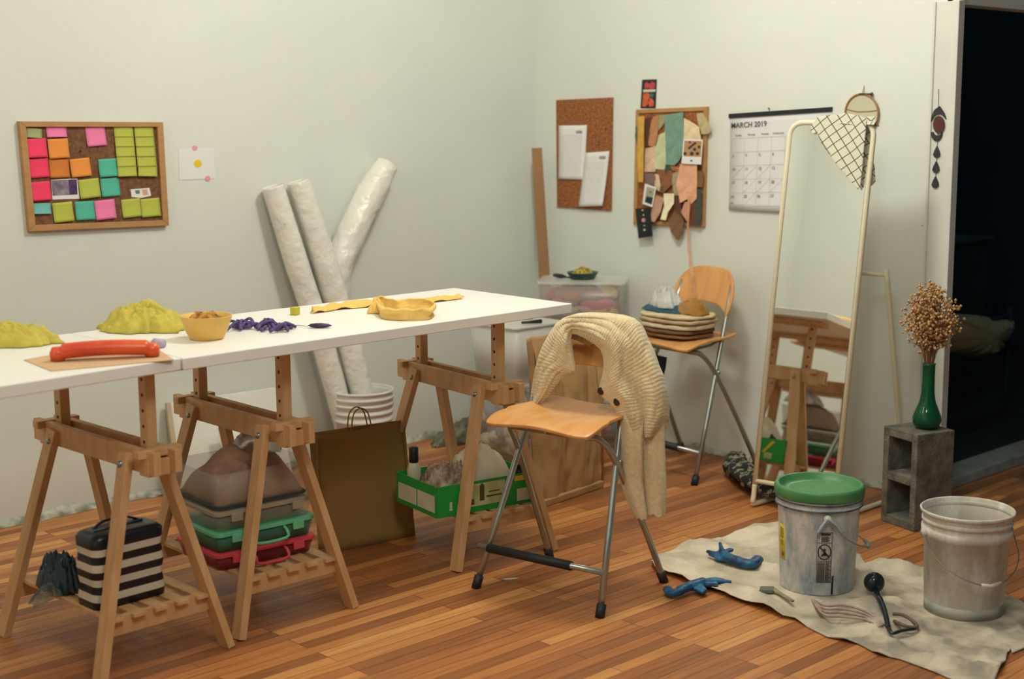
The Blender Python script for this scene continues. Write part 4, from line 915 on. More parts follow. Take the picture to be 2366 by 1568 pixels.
# ------------------------------------------------------------------ trestle B: latch boxes and bin
LB0 = Vector((-2.905, -1.515, .1885)); rb0 = radians(-4)
def tray(mb, w, d, h, t=.003, flare=.012, z0=0.0, r=.02):
    o = rr(0, w-flare*2, d-flare*2, 5, r); p = rr(0, w, d, 5, r); i1 = rr(0, w-2*t, d-2*t, 5, r); i0 = rr(0, w-flare*2-2*t, d-flare*2-2*t, 5, r)
    L = [[mb.bm.verts.new((x, y, z)) for x, y in s] for s, z in ((o, z0), (p, z0+h), (i1, z0+h), (i0, z0+t))]
    n = len(o)
    for a in range(3):
        for k in range(n): mb.face([L[a][k], L[a][(k+1) % n], L[a+1][(k+1) % n], L[a+1][k]])
    mb.face(list(reversed(L[0]))); mb.face(L[3]); return mb
def scraps(mats, w, d, h, z0, seed, n=26, big=1.0):
    random.seed(seed); mb = MB()
    for k in range(n):
        mb.mi = k % len(mats); c = Vector((random.uniform(-w/2+.03, w/2-.03), random.uniform(-d/2+.03, d/2-.03), z0+random.uniform(.15, .85)*h)); s = random.uniform(.028, .05)*big
        hz = min(s*.6, c.z-z0, z0+h-c.z)
        sx = min(s, w/2-abs(c.x)); sy = min(s, d/2-abs(c.y))
        rows = 7; cols = 10; V = []
        for i in range(rows+1):
            ph_ = pi*i/rows; V.append([mb.bm.verts.new(c+Vector((sx*sin(ph_)*cos(2*pi*j/cols)*(1+.25*nz(i, j, k)), sy*sin(ph_)*sin(2*pi*j/cols)*(1+.25*nz(i, j+3, k)), hz*cos(ph_)))) for j in range(cols)])
        for i in range(rows):
            for j in range(cols): mb.face([V[i][j], V[i][(j+1) % cols], V[i+1][(j+1) % cols], V[i+1][j]])
    return mb
def sm(n, c, v=.15): return mat('scrap_'+n, srgb(*c), .9, var=v, vs=20, bump=.3, bs=50)
def latch_box(label, z, h, col, nm, w=.385, d=.30, body=None, cont=None, handle=True):
    t = thing('latch_box', label, 'storage box', LB0+Vector((0, 0, z)), rb0, 'latched plastic boxes stacked on the trestle shelf')
    mcol = mat('latch_'+nm, srgb(*col), .45, var=.05); bd = body or mat('tinted_box_'+nm, srgb(*[int(c*.75) for c in col]), .35, alpha=.55, var=.05)
    obj('box_body', tray(MB(), w-.01, d-.01, h-.014), bd, t)
    obj('lid_rim', MB().prism([(x, y, h-.016) for x, y in rr(0, w, d, 5, .025)], (0, 0, .014)), mcol, t, bevel=.002)
    for x in (-w*.30, w*.30): obj('latch', MB().box((x, -d/2-.004, h-.022), (.042, .010, .030)), mcol, t, bevel=.003)
    if handle: obj('handle', MB().tube(smooth_path([(-.062, -d/2, h-.02), (-.060, -d/2-.024, h-.028), (-.052, -d/2-.030, h-.050), (.052, -d/2-.030, h-.050), (.060, -d/2-.024, h-.028), (.062, -d/2, h-.02)], 3), .0055, 8), mcol, t)
    if cont: o = obj('contents', scraps(cont, w-.04, d-.04, h-.024, .006, int(z*1000)+3, 22), cont, t); o['kind'] = 'stuff'
    return t
latch_box('pink latch box at the bottom of the stack', 0, .062, (226, 78, 92), 'pink', cont=[sm('wine', (96, 30, 44)), sm('ink', (36, 28, 40)), sm('rose', (170, 60, 80))])
latch_box('mint green latch box between the pink box and the clear one', .0622, .070, (112, 206, 160), 'mint', cont=[sm('olive', (110, 112, 60)), sm('moss', (60, 90, 62)), sm('amber', (170, 130, 60))])
latch_box('clear latch box with grey lid above the mint green one', .1325, .070, (168, 158, 136), 'clear', body=M_plas, cont=[sm('brown', (120, 84, 66)), sm('mauve', (130, 96, 96)), sm('plum', (80, 44, 44))], handle=False)
tb2 = thing('storage_bin', 'clear bin of tan and pink cloth on top of the latch boxes', 'bin', LB0+Vector((-.005, .01, .2027)), rb0)
obj('bin_body', tray(MB(), .37, .32, .125, .003, .016), M_plas, tb2)
obj('dark_gasket', MB().tube([(x*.93, y*.93, .012) for x, y in rr(0, .37, .32, 5, .03)], .004, 6, closed=True), mat('gasket', (.03, .05, .05), .6), tb2)
o = obj('contents', rect_mound((0, 0, .008), .33, .28, .19, 0, 4.4, 3.2), mat('tan_folded_cloth', srgb(190, 160, 128), .9, col2=srgb(150, 116, 98), vs=7, bump=.4, bs=40), tb2, sol=.003); o['kind'] = 'stuff'
p = LB0+Vector((.115, .055, .345)); tag(obj('plastic_bag', mound(p, .085, .10, .085, .3, 1.7, 4, .4), M_film, loc=p, sol=.001), 'crumpled clear plastic bag lying over the right of the tan cloth bin', 'bag')

# ------------------------------------------------------------------ paper bag with twine handle
pb_r = radians(-7.5); pbo = Vector((-2.354, -1.238, 0))
pbag = thing('paper_bag', 'large olive brown kraft paper bag with one twine handle standing', 'bag', pbo, pb_r)
Wb, Db, Hb = .395, .082, .458; lean = .035
def bagp(x, y, z): return Vector((x-.010*z/Hb, y+lean*z/Hb, z))
mb = MB(); t_ = .0015
def face_grid(a, b, c, d, bulge, seed, nrm):
    mb.grid(14, 16, lambda u, v: (Vector(a).lerp(Vector(b), u)).lerp(Vector(d).lerp(Vector(c), u), v)+Vector(nrm)*(bulge*sin(pi*u)*(.3+.7*v)+.004*nz(u*4, v*4, seed)))
zt = lambda x: Hb+(-.006 if x < .1 else .004)
face_grid(bagp(0, 0, 0), bagp(Wb, 0, 0), bagp(Wb, .03, Hb+.006), bagp(0, .02, Hb-.010), .010, 1, (0, -1, 0))
face_grid(bagp(0, Db, 0), bagp(Wb, Db, 0), bagp(Wb, Db-.03, Hb), bagp(0, Db, Hb-.005), .006, 2, (0, 1, 0))
for x, s in ((0, 1), (Wb, -1)):
    face_grid(bagp(x, 0, 0), bagp(x+s*.002, Db/2, 0), bagp(x+s*.035, Db/2, Hb-.012), bagp(x, .02, Hb-.008), 0, 3+x, (s, 0, 0))
    face_grid(bagp(x+s*.002, Db/2, 0), bagp(x, Db, 0), bagp(x, Db-.01, Hb-.006), bagp(x+s*.035, Db/2, Hb-.012), 0, 5+x, (s, 0, 0))
face_grid(bagp(0, 0, .002), bagp(Wb, 0, .002), bagp(Wb, Db, .002), bagp(0, Db, .002), 0, 6, (0, 0, 1))
obj('bag_body', mb, M_kraft_dk, pbag, sol=t_)
for yy in (.030, Db-.02):
    hx = .165; obj('handle', MB().tube(smooth_path([bagp(hx-.010, yy, Hb-.05), bagp(hx-.004, yy, Hb+.01), bagp(hx+.010, yy, Hb+.058), bagp(hx+.040, yy, Hb+.076), bagp(hx+.070, yy, Hb+.058), bagp(hx+.082, yy, Hb+.01), bagp(hx+.086, yy, Hb-.05)], 5), .0028, 8), M_twine, pbag)

# ------------------------------------------------------------------ trestle C: green carton
gN = Vector((-2.170, -1.668, .1885)); gr = radians(-9.5)
gx = thing('carton', 'open bright green printed carton on the far trestle shelf', 'box', gN, gr)
gw, gd, gh = .44, .30, .118
M_gc = mat('green_print_card', srgb(28, 160, 62), .5, var=.08, vs=6); M_gp = mat('cream_print', srgb(206, 212, 160), .6, col2=srgb(170, 184, 120), vs=16); M_gb = mat('carton_inside', srgb(170, 150, 110), .8, var=.1); M_gd = mat('bottle_print', srgb(96, 86, 44), .6, var=.3, vs=30); M_gy = mat('yellow_print', srgb(226, 196, 60), .6, var=.1); M_gw2 = mat('white_print', srgb(214, 210, 186), .7, var=.12, vs=24)
mb = MB()
for c, s in (((gw/2, 0, gh/2), (gw, .004, gh)), ((gw/2, gd, gh/2), (gw, .004, gh)), ((0, gd/2, gh/2), (.004, gd, gh)), ((gw, gd/2, gh/2), (.004, gd, gh)), ((gw/2, gd/2, .003), (gw, gd, .004))): mb.box(c, s)
obj('carton_wall', mb, [M_gc], gx)
def patch(mb, mi, x0, x1, z0, z1, y=-.0025, side=0):
    mb.mi = mi
    if side == 0: mb.prism([(x0, y, z0), (x1, y, z0), (x1, y, z1), (x0, y, z1)], (0, -.0006, 0))
    elif side == 1: mb.prism([(-.0025, x0, z0), (-.0025, x1, z0), (-.0025, x1, z1), (-.0025, x0, z1)], (-.0006, 0, 0))
    else: mb.prism([(gw+.0025, x0, z0), (gw+.0025, x1, z0), (gw+.0025, x1, z1), (gw+.0025, x0, z1)], (.0006, 0, 0))
for sd_ in (0, 1, 2):
    mb = MB()
    if sd_ == 0:
        patch(mb, 0, .125, .30, .022, .108); patch(mb, 1, .185, .205, .040, .100, -.0032); patch(mb, 1, .190, .200, .098, .106, -.0032); patch(mb, 1, .135, .160, .030, .052, -.0032); patch(mb, 1, .215, .285, .050, .056, -.0032); patch(mb, 1, .225, .275, .068, .072, -.0032)
        patch(mb, 3, .355, .43, .012, .060); patch(mb, 2, .345, .40, .092, .112); patch(mb, 3, .052, .062, .030, .055); patch(mb, 3, .050, .064, .022, .030)
    elif sd_ == 1: patch(mb, 3, .015, .14, .018, .082, side=1); patch(mb, 3, .148, .285, .018, .082, side=1)
    else:
        patch(mb, 2, .20, .275, .045, .10, side=2); patch(mb, 0, .06, .10, .015, .045, side=2)
        mb.mi = 2; mb.prism([(gw+.0025, .10, .045), (gw+.0025, .115, .045), (gw+.0025, .07, .105), (gw+.0025, .05, .105)], (.0006, 0, 0))
        mb.mi = 1; mb.prism([(gw+.0033, .222, .062), (gw+.0033, .252, .062), (gw+.0033, .256, .083), (gw+.0033, .226, .083)], (.0006, 0, 0))
    obj('side_print', mb, [M_gp, M_gd, M_gy, M_gw2], gx)
Rg = RZ(gr)
def gpt(x, y, z): return gN+Rg@Vector((x, y, z))
p = gpt(.13, .155, .02); tag(obj('plastic_bag', mound(p, .125, .135, .165, gr, 7.7, 3.0, .12), mat('bag_of_scraps', srgb(196, 178, 150), .30, col2=srgb(128, 100, 82), vs=22, bump=1.0, bs=36), loc=p, sol=.002), 'glossy crumpled plastic bag of brown scraps in the green carton', 'bag')
p = gpt(.295, .16, .02); tag(obj('white_cloth', mound(p, .145, .135, .19, gr+.3, 12.2, .9, .10), mat('soft_white_cloth', srgb(222, 212, 186), .9, var=.12, vs=8, bump=.3, bs=40), loc=p, sol=.003), 'folded white cloth bulging out of the green carton', 'cloth')
p = gpt(.405, .07, .05); tag(obj('black_pouch', mound(p, .030, .040, .085, gr, 3.1, 2, .1, 20), M_black, loc=p, sol=.002), 'black pouch tucked in the right end of the green carton', 'pouch')
bp_ = gpt(.045, .245, .004)
bb = thing('glue_bottle', 'clear bottle with a black cap in the green carton\'s back corner', 'bottle', bp_)
obj('bottle_body', MB().lathe([(0, 0), (.026, 0), (.027, .004), (.027, .130), (.020, .150), (.014, .158), (0, .158)], (0, 0, 0), 24), mat('milky_bottle', srgb(210, 206, 180), .3, var=.05), bb)
obj('cap', MB().lathe([(0, .156), (.017, .156), (.018, .160), (.018, .212), (.015, .216), (0, .216)], (0, 0, 0), 20), M_black, bb)

# black pouch and grey plastic by the skirting
p = F(1150, 1016, 0); tag(obj('black_bag', mound(p, .13, .09, .075, -.5, 5.1, 2, .25, 30), M_black, loc=p, sol=.002), 'flat black bag on the floor behind the green carton', 'bag')
p = Vector((-.62, -.17, 0)); tag(obj('plastic_sheet', mound(p, .30, .085, .11, 0, 9.9, 5, .3), mat('grey_film', srgb(140, 140, 112), .3, col2=srgb(84, 92, 78), vs=16, bump=.8, bs=30), loc=p, sol=.001), 'crumpled grey plastic sheeting on the floor along the left wall', 'plastic sheet')

# ------------------------------------------------------------------ tall tan paper package behind the front chair
tp = Vector((-1.305, -1.345, 0)); tr = radians(7.0)
tan = thing('paper_package', 'tall crumpled tan paper package on the floor behind the front chair', 'package', tp, tr)
Wt, Dt, Ht = .43, .055, .735
mb = MB()
def tf(u, v):
    x = u*Wt; z = v*Ht
    y = -.030*abs(sin(u*7.3+.7*nz(u*3, v*2)))*(.25+.75*v)-.022*nz(u*5, v*3.2, 1.3)-.008*nz(u*13, v*9, 4)
    return Vector((x+.012*nz(v*5, 1)*(u-.5)*2, y+.05*v*v, z+.012*nz(u*8, 2)*v))
mb.grid(60, 60, tf)
mb.grid(8, 40, lambda u, v: Vector((Wt+.012*nz(v*5, 1)+.01*sin(u*pi), .05*v*v+u*Dt*(1-.5*v), v*Ht*(1-.02*u))))
mb.grid(8, 40, lambda u, v: Vector((-.012*nz(v*5, 1), .05*v*v+u*Dt*(1-.5*v), v*Ht*(1-.02*u))))
mb.grid(20, 20, lambda u, v: Vector((u*Wt, Dt+.05*v*v-Dt*.5*v+.01*nz(u*4, v*4), v*Ht*.97)))
obj('wrapping', mb, M_tan, tan, sol=.002)
obj('folded_base_edge', MB().box((Wt/2, -.012, .016), (Wt, .022, .030)), M_tan, tan, bevel=.004)
sr = F(1428, 1128, 0); tag(obj('paper_roll', MB().tube([(-.835, -1.215, 0), (-.825, -1.205, .35), (-.82, -1.20, .72)], [.045, .047, .045], 20), M_tan, loc=(-.835, -1.215, 0)), 'upright tan paper roll at the right of the tall paper package', 'paper roll')

# ------------------------------------------------------------------ stacked bins in the corner
def sbin(label, loc, rz, w, d, h, cont, lid=True, grp='clear storage bins stacked near the corner', body=None, seed=1, n=60):
    t = thing('storage_bin', label, 'bin', loc, rz, grp)
    b = obj('bin_body', tray(MB(), w, d, h-.012, .003, .022, 0, .03), body or M_plas, t)
    if lid:
        obj('lid', MB().prism([(x, y, h-.014) for x, y in rr(0, w+.012, d+.012, 5, .03)], (0, 0, .012)), body or mat('bin_lid', (.80, .82, .76), .3, alpha=.38), t, bevel=.003)
    if cont: o = obj('contents', scraps(cont, w-.06, d-.06, h-.03, .006, seed, n, 1.8), cont, t); o['kind'] = 'stuff'
    return t
pk = [sm('pink', (214, 150, 150)), sm('rosepink', (204, 96, 120)), sm('straw', (212, 186, 130)), sm('slate', (90, 112, 124)), sm('mauve2', (168, 136, 150)), sm('terracotta', (186, 120, 90))]
rs = atan2(-.33, .26)
ctr = Vector((-.40, -.715))+Vector((.785, .62))*.155
for k, (lab, cc) in enumerate((('clear bin on the floor at the bottom of the colourful stack', [pk[1], pk[3], pk[4]]), ('clear bin of pink and blue cloth in the middle of its stack', [pk[1], pk[4], pk[3], pk[0]]), ('clear bin packed with pink, straw and blue fabric, topmost under the green dish', pk))):
    sbin(lab, (ctr.x, ctr.y, (0, .300, .570)[k]), rs, .43, .31, (.299, .269, .272)[k], cc, seed=20+k, n=70)
wc = [sm('white', (220, 214, 198), .06), sm('ivory', (206, 196, 176), .06), sm('bluegrey', (160, 164, 176), .06)]
WB = Vector((-.765, -.635, 0))
sbin('clear bin with white stuff on the floor below the frosted bin', WB, 0, .35, .35, .405, wc, seed=31, n=50)
sbin('frosted white bin left of the colourful stack under the tabletop corner', WB+Vector((0, 0, .406)), 0, .33, .34, .275, wc[:2], seed=33, n=30, body=mat('milky_plastic', (.78, .78, .72), .4, alpha=.72))
p = F(1230, 748, .683); tag(obj('marker', MB().tube([p+Vector((-.05, .02, .009)), p+Vector((.05, -.01, .009))], [.006, .010], 10), M_black, loc=p), 'black marker lying on the frosted bin\'s lid', 'marker')
# green dish with yellow bits and a dark spoon on the top bin
DZ = .8425
dp = F(1346, 640, DZ+.008); ds = thing('dish', 'shallow dark green dish on the topmost storage bin', 'dish', (dp.x, dp.y, DZ))
obj('dish_body', MB().lathe([(0, .002), (.052, .002), (.060, .0), (.078, .030), (.081, .034), (.077, .034), (.060, .010), (0, .007)], (0, 0, 0), 40), mat('dark_green_glaze', srgb(28, 84, 78), .3, var=.1), ds)
q = Vector((dp.x, dp.y, DZ+.009)); tag(obj('yellow_bits', mound(q, .066, .066, .048, 0, 2.9, 5, .05, 26), mat('mustard_bits', srgb(206, 186, 84), .9, col2=srgb(130, 100, 40), vs=60, bump=.6, bs=80), loc=q, sol=.001), 'yellow dried petals heaped in the dark green dish', 'petals', kind='stuff')
s1, s2, s3 = F(1278, 634, DZ+.012), F(1308, 640, DZ+.012), F(1332, 643, DZ+.010)
spn = thing('spoon', 'black spoon lying beside the dark green dish', 'spoon', (s2.x, s2.y, DZ))
obj('bowl', MB().tube([s1, s1.lerp(s2, .2), s1.lerp(s2, .6), s2], [.004, .017, .021, .007], 14, flat=.55), M_black, spn, world=True)
obj('handle', MB().tube([s2, s3], .004, 8), M_black, spn, world=True)

# ------------------------------------------------------------------ things on the back chair
C2 = Vector((-.305, -1.335, 0)); R2m = RZ(radians(-5)); seat2 = C2+R2m@Vector((-.075, 0, .0))
zc = .6475; random.seed(5)
cols = [('ochre cloth, lowest of the folded pile on the back chair', (150, 104, 60), .30, .25), ('brown cloth second from the bottom of the folded pile on the chair', (120, 90, 60), .30, .26), ('off-white cloth third in the folded pile on the back chair', (232, 218, 184), .33, .25),
        ('beige cloth second from the top of the folded pile on the chair', (200, 176, 140), .34, .26), ('cream cloth topmost of the folded pile on the back chair', (226, 204, 162), .33, .25)]
hs = [.016, .016, .022, .018, .016]
for k, (lab, c, w, d) in enumerate(cols):
    mb = MB(); t_ = hs[k]; cc = seat2+Vector((-.01, -.005, 0)); z0 = zc; rz_ = radians(90-5+random.uniform(-5, 5))
    Rk = RZ(rz_)
    def sl(u, v, k=k, w=w, d=d, t_=t_, cc=cc, z0=z0, Rk=Rk):
        a = u*2*pi; n_ = 3.5; ca, sa = cos(a), sin(a); r = (abs(ca)**n_+abs(sa)**n_)**(-1/n_)
        e = min(v, 1-v)*2; rr_ = r*(.02+.98*min(1, (1-(1-min(1, e*3))**2)**.5 if e < .34 else 1)) if False else r*(1 if .18 < v < .82 else (v/.18 if v <= .18 else (1-v)/.18))
        zz_ = 0 if v <= .18 else (t_ if v >= .82 else t_*(v-.18)/.64)
        bul = 1+.03*sin(pi*min(max((v-.18)/.64, 0), 1))+.05*nz(ca*2, sa*2, k*3)
        return Vector((cc.x, cc.y, z0))+Rk@Vector((ca*rr_*w/2*bul, sa*rr_*d/2*bul, zz_+.006*nz(ca*3+k, sa*3)*(1 if v > .3 else 0)*min(1, rr_)))
    mb.grid(64, 14, sl, wrapu=True)
    tag(obj('folded_cloth', mb, mat('folded_%d' % k, srgb(*c), .92, var=.2, vs=12, bump=.5, bs=40), loc=(cc.x, cc.y, zc)), lab, 'cloth', 'folded cloths stacked on the back chair')
    zc += t_+.004
ztop = zc
p = seat2+Vector((-.03, .035, 0)); p.z = ztop-.003; tag(obj('blue_cloth', mound(p, .052, .135, .045, radians(4), 4.9, 4, .25, 30), mat('denim_teal', srgb(52, 98, 122), .9, var=.3, vs=24, bump=.5), loc=p, sol=.002), 'dark teal blue cloth scrap on top of the folded pile', 'cloth')
p = seat2+Vector((-.02, .060, 0)); p.z = ztop+.018; tag(obj('plastic_bag', mound(p, .06, .085, .105, 0, 10.3, 5, .3, 30), mat('sparkling_film', (.86, .86, .82), .08, alpha=.55, bump=1.0, bs=50), loc=p, sol=.001), 'small shiny clear plastic bag on the back chair\'s cloth pile', 'bag')
p = seat2+Vector((-.015, -.085, 0)); p.z = ztop-.003; tag(obj('ochre_cloth', mound(p, .045, .075, .070, .4, 6.1, 3, .25, 26), mat('ochre_scrap', srgb(176, 132, 70), .9, var=.2, vs=20, bump=.4), loc=p, sol=.002), 'ochre brown cloth scrap under the ribbon\'s end', 'cloth')
p = seat2+Vector((-.02, -.130, 0)); p.z = ztop-.006; tag(obj('mustard_pouch', mound(p, .035, .040, .055, .9, 1.4, 2, .15, 22), mat('mustard_felt', srgb(168, 120, 46), .9, var=.15, vs=20), loc=p, sol=.002), 'mustard cloth lump at the right end of the folded pile', 'cloth')
d0, d1, d2, d3 = [WX(*q, -.42) for q in ((1498, 816), (1539, 826), (1536, 850), (1527, 888))]; d4 = WX(1508, 850, -.42)
tag(obj('black_strap', MB().prism([d0, d1, d2, d3, d4], (.012, .004, 0)), mat('black_cloth', (.012, .025, .03), .9, var=.3), loc=d0), 'black cloth strap hanging below the back chair\'s seat', 'cloth')

# ------------------------------------------------------------------ patterned bundle under the mirror
def speck():
    m = bpy.data.materials.new('black_cream_pattern'); m.use_nodes = True; nt = m.node_tree; b = nt.nodes['Principled BSDF']; L = nt.links.new
    tc = nt.nodes.new('ShaderNodeTexCoord'); n = nt.nodes.new('ShaderNodeTexNoise'); n.inputs['Scale'].default_value = 26; n.inputs['Detail'].default_value = 2; L(tc.outputs['Object'], n.inputs['Vector'])
    r = nt.nodes.new('ShaderNodeValToRGB'); r.color_ramp.interpolation = 'CONSTANT'; e = r.color_ramp.elements; e[0].color = (.012, .02, .022, 1); e[1].position = .53; e[1].color = (*srgb(150, 142, 112), 1)
    x = e.new(.62); x.color = (.02, .03, .03, 1); x = e.new(.68); x.color = (*srgb(168, 160, 130), 1)
    L(n.outputs[0], r.inputs[0]); L(r.outputs[0], b.inputs[0]); b.inputs['Roughness'].default_value = .9; return m
P3 = smooth_path([(-.16, -1.50, .05), (-.30, -1.62, .055), (-.44, -1.80, .06), (-.53, -1.95, .072), (-.56, -2.08, .072), (-.58, -2.20, .066), (-.58, -2.30, .06)], 10); mb = MB()
def bun(u, v):
    x = v*(len(P3)-1); i = min(int(x), len(P3)-2); c = P3[i].lerp(P3[i+1], x-i); T = (P3[i+1]-P3[i]).normalized(); s = Vector((T.y, -T.x, 0)); a = u*2*pi
    e = min(1, .15+min(v, 1-v)*7)**.5; r = .052*e*(1+.35*nz(cos(a)*1.2, sin(a)*1.2, v*7)+.2*nz(cos(a)*3, sin(a)*3, v*15))
    q = c+s*(cos(a)*r*1.15)+up*(sin(a)*r*.85); q.z = max(q.z, .002 if v < .42 else .024); return q
mb.grid(40, 90, bun, wrapu=True); tag(obj('patterned_bundle', mb, speck(), loc=(-.44, -1.8, 0), sol=.003), 'black and cream patterned cloth bundle lying under the mirror', 'cloth')

# ------------------------------------------------------------------ drop cloth
DC = [(1503, 1308), (1512, 1290), (1535, 1279), (1560, 1272), (1592, 1262), (1620, 1254), (1665, 1248), (1700, 1232), (1745, 1221), (1792, 1220), (1860, 1226), (1925, 1246), (1975, 1280), (1998, 1304), (2030, 1300), (2075, 1302), (2116, 1316), (2180, 1330), (2290, 1362), (2366, 1398), (2450, 1424), (2420, 1470), (2366, 1500), (2338, 1512), (2334, 1500), (2319, 1540), (2290, 1585), (2240, 1596), (2210, 1576), (2154, 1553), (2079, 1525), (2058, 1520), (2030, 1516), (1982, 1490), (1948, 1483), (1912, 1474), (1877, 1457), (1836, 1434), (1810, 1431), (1780, 1419), (1720, 1397), (1641, 1366), (1592, 1350), (1544, 1331), (1513, 1321)]
bpts = [F(x, y, 0) for x, y in DC]
fine = []
for i in range(len(bpts)):
    a, b = bpts[i], bpts[(i+1) % len(bpts)]; n_ = max(1, int((b-a).length/.03))
    for k in range(n_): q = a.lerp(b, k/n_); fine.append(Vector((q.x+.004*nz(i*1.7+k*.6, 1), q.y+.004*nz(i*1.3+k*.5, 7))))
BK1 = Vector((-1.345, -2.775)); BK2 = Vector((-1.206, -3.27))
def inpoly(x, y, P):
    c = False; j = len(P)-1
    for i in range(len(P)):
        if (P[i].y > y) != (P[j].y > y) and x < (P[j].x-P[i].x)*(y-P[i].y)/(P[j].y-P[i].y)+P[i].x: c = not c
        j = i
    return c
pts = list(fine); xs = [p.x for p in fine]; ys = [p.y for p in fine]; x = min(xs)
while x < max(xs):
    y = min(ys)
    while y < max(ys):
        if inpoly(x, y, fine): pts.append(Vector((x+random.uniform(-.002, .002), y+random.uniform(-.002, .002))))
        y += .014
    x += .014
r_ = delaunay_2d_cdt(pts, [(i, (i+1) % len(fine)) for i in range(len(fine))], [list(range(len(fine)))], 1, 1e-6)
mb = MB(); V = []
def clothz(x, y):
    z = .004
    z += .018*max(0, 1-abs(nz(x*3.1+1, y*2.2, 2))*7)+.012*max(0, 1-abs(nz(x*6+4, y*5, 5))*7)+.006*abs(nz(x*11, y*9))
    # pink-tinged folds between the pails
    q = Vector((x, y)); a = Vector((-1.50, -2.90)); b = Vector((-1.40, -3.12)); ab = b-a; t = max(0, min(1, (q-a).dot(ab)/ab.dot(ab))); dd_ = (q-(a+ab*t)).length
    if dd_ < .07: z += .014*abs(sin(dd_*110))*(1-dd_/.07)
    for c, r in ((BK1, .15), (BK2, .15)):
        d_ = (q-c).length
        if d_ < r: z = min(z, .0045)
        elif d_ < r+.06: z = .0045+(z-.0045)*((d_-r)/.06)
    return max(z, .003)
for q in r_[0]: V.append(mb.bm.verts.new((q.x, q.y, clothz(q.x, q.y))))
for f_ in r_[2]: mb.face([V[i] for i in f_])
def dropmat():
    m = bpy.data.materials.new('stained_drop_cloth'); m.use_nodes = True; nt = m.node_tree; b = nt.nodes['Principled BSDF']; L = nt.links.new
    tc = nt.nodes.new('ShaderNodeTexCoord'); n = nt.nodes.new('ShaderNodeTexNoise'); n.inputs['Scale'].default_value = 5; n.inputs['Detail'].default_value = 6; L(tc.outputs['Object'], n.inputs['Vector'])
    r = nt.nodes.new('ShaderNodeValToRGB'); e = r.color_ramp.elements; e[0].position = .36; e[0].color = (*srgb(176, 164, 140), 1); e[1].position = .60; e[1].color = (*srgb(226, 212, 190), 1); L(n.outputs[0], r.inputs[0])
    # greyer stained half towards the open pail
    sp_ = nt.nodes.new('ShaderNodeSeparateXYZ'); L(tc.outputs['Object'], sp_.inputs[0]); mr = nt.nodes.new('ShaderNodeMapRange'); mr.inputs[1].default_value = -.30; mr.inputs[2].default_value = .42; mr.inputs[3].default_value = .75; mr.inputs[4].default_value = 0; L(sp_.outputs[1], mr.inputs[0])
    n2 = nt.nodes.new('ShaderNodeTexNoise'); n2.inputs['Scale'].default_value = 9; n2.inputs['Detail'].default_value = 7; L(tc.outputs['Object'], n2.inputs['Vector'])
    r2 = nt.nodes.new('ShaderNodeValToRGB'); e = r2.color_ramp.elements; e[0].position = .40; e[0].color = (*srgb(128, 124, 112), 1); e[1].position = .60; e[1].color = (*srgb(196, 184, 164), 1); L(n2.outputs[0], r2.inputs[0])
    mx = nt.nodes.new('ShaderNodeMixRGB'); L(mr.outputs[0], mx.inputs[0]); L(r.outputs[0], mx.inputs[1]); L(r2.outputs[0], mx.inputs[2]); L(mx.outputs[0], b.inputs[0]); b.inputs['Roughness'].default_value = .95
    n3 = nt.nodes.new('ShaderNodeTexNoise'); n3.inputs['Scale'].default_value = 60; L(tc.outputs['Object'], n3.inputs['Vector']); bp = nt.nodes.new('ShaderNodeBump'); bp.inputs['Strength'].default_value = .4; bp.inputs['Distance'].default_value = .01; L(n3.outputs[0], bp.inputs['Height']); L(bp.outputs[0], b.inputs['Normal'])
    return m
tag(obj('drop_cloth', mb, dropmat(), loc=(-1.35, -2.85, 0), sol=.003), 'stained cream drop cloth spread on the wood floor under the pails', 'drop cloth')

# ------------------------------------------------------------------ pails
def cylp(c, r, ang, z): return Vector((c[0]+r*cos(ang), c[1]+r*sin(ang), z))
RAD = [(0.006, .128), (.31, .142)]
def rad(z): return .128+(z-.006)/.304*.014
CA = radians(213.9)
def cyl_poly(mb, pts, zbase, off, th=.0005):
    """flat outline (angle offset in metres of arc, height) laid round the pail wall"""
    a = [Vector((rad(z)*0+(rad(z)+off)*cos(s/.135), (rad(z)+off)*sin(s/.135), z+zbase)) for s, z in pts]
    b = [Vector((rad(z)*0+(rad(z)+off+th)*cos(s/.135), (rad(z)+off+th)*sin(s/.135), z+zbase)) for s, z in pts]
    A = [mb.bm.verts.new(p) for p in a]; B = [mb.bm.verts.new(p) for p in b]; n = len(A)
    mb.face(B); [mb.face([A[i], A[(i+1) % n], B[(i+1) % n], B[i]]) for i in range(n)]
def strip_cyl(mb, s0, s1, z0, z1, off, n=6):
    for k in range(n): a = s0+(s1-s0)*k/n; b = s0+(s1-s0)*(k+1)/n; cyl_poly(mb, [(a, z0), (b, z0), (b, z1), (a, z1)], 0, off)
def bail(c_ang, rz_, z_e, r_out, drop, rw=.002):
    ca = c_ang; d1 = Vector((cos(ca), sin(ca), 0)); d2 = Vector((-sin(ca), cos(ca), 0))
    return [d2*(-.150*cos(pi*t/24))+d1*(r_out*sin(pi*t/24))+Vector((0, 0, z_e-drop*sin(pi*t/24))) for t in range(25)]
b1 = thing('paint_pail', 'blue-stained white pail with green lid on the drop cloth', 'pail', (BK1.x, BK1.y, .006))
obj('pail_body', MB().lathe([(0, .004), (.124, .004), (.128, 0), (.129, .006), (.142, .280), (.142, .300), (.149, .302), (.150, .309), (.146, .312), (.146, .322), (.151, .324), (.151, .331), (.147, .334), (.147, .345), (.143, .350), (.139, .345), (.125, .012), (0, .010)], (0, 0, 0), 64), M_pail1, b1)
for z in (.3055, .3275): obj('painted_ring', MB().tube([(.1505*cos(a*pi/32), .1505*sin(a*pi/32), z) for a in range(64)], .0032, 8, closed=True), mat('dark_teal_paint', srgb(28, 52, 72), .5, col2=srgb(90, 106, 112), vs=30), b1)
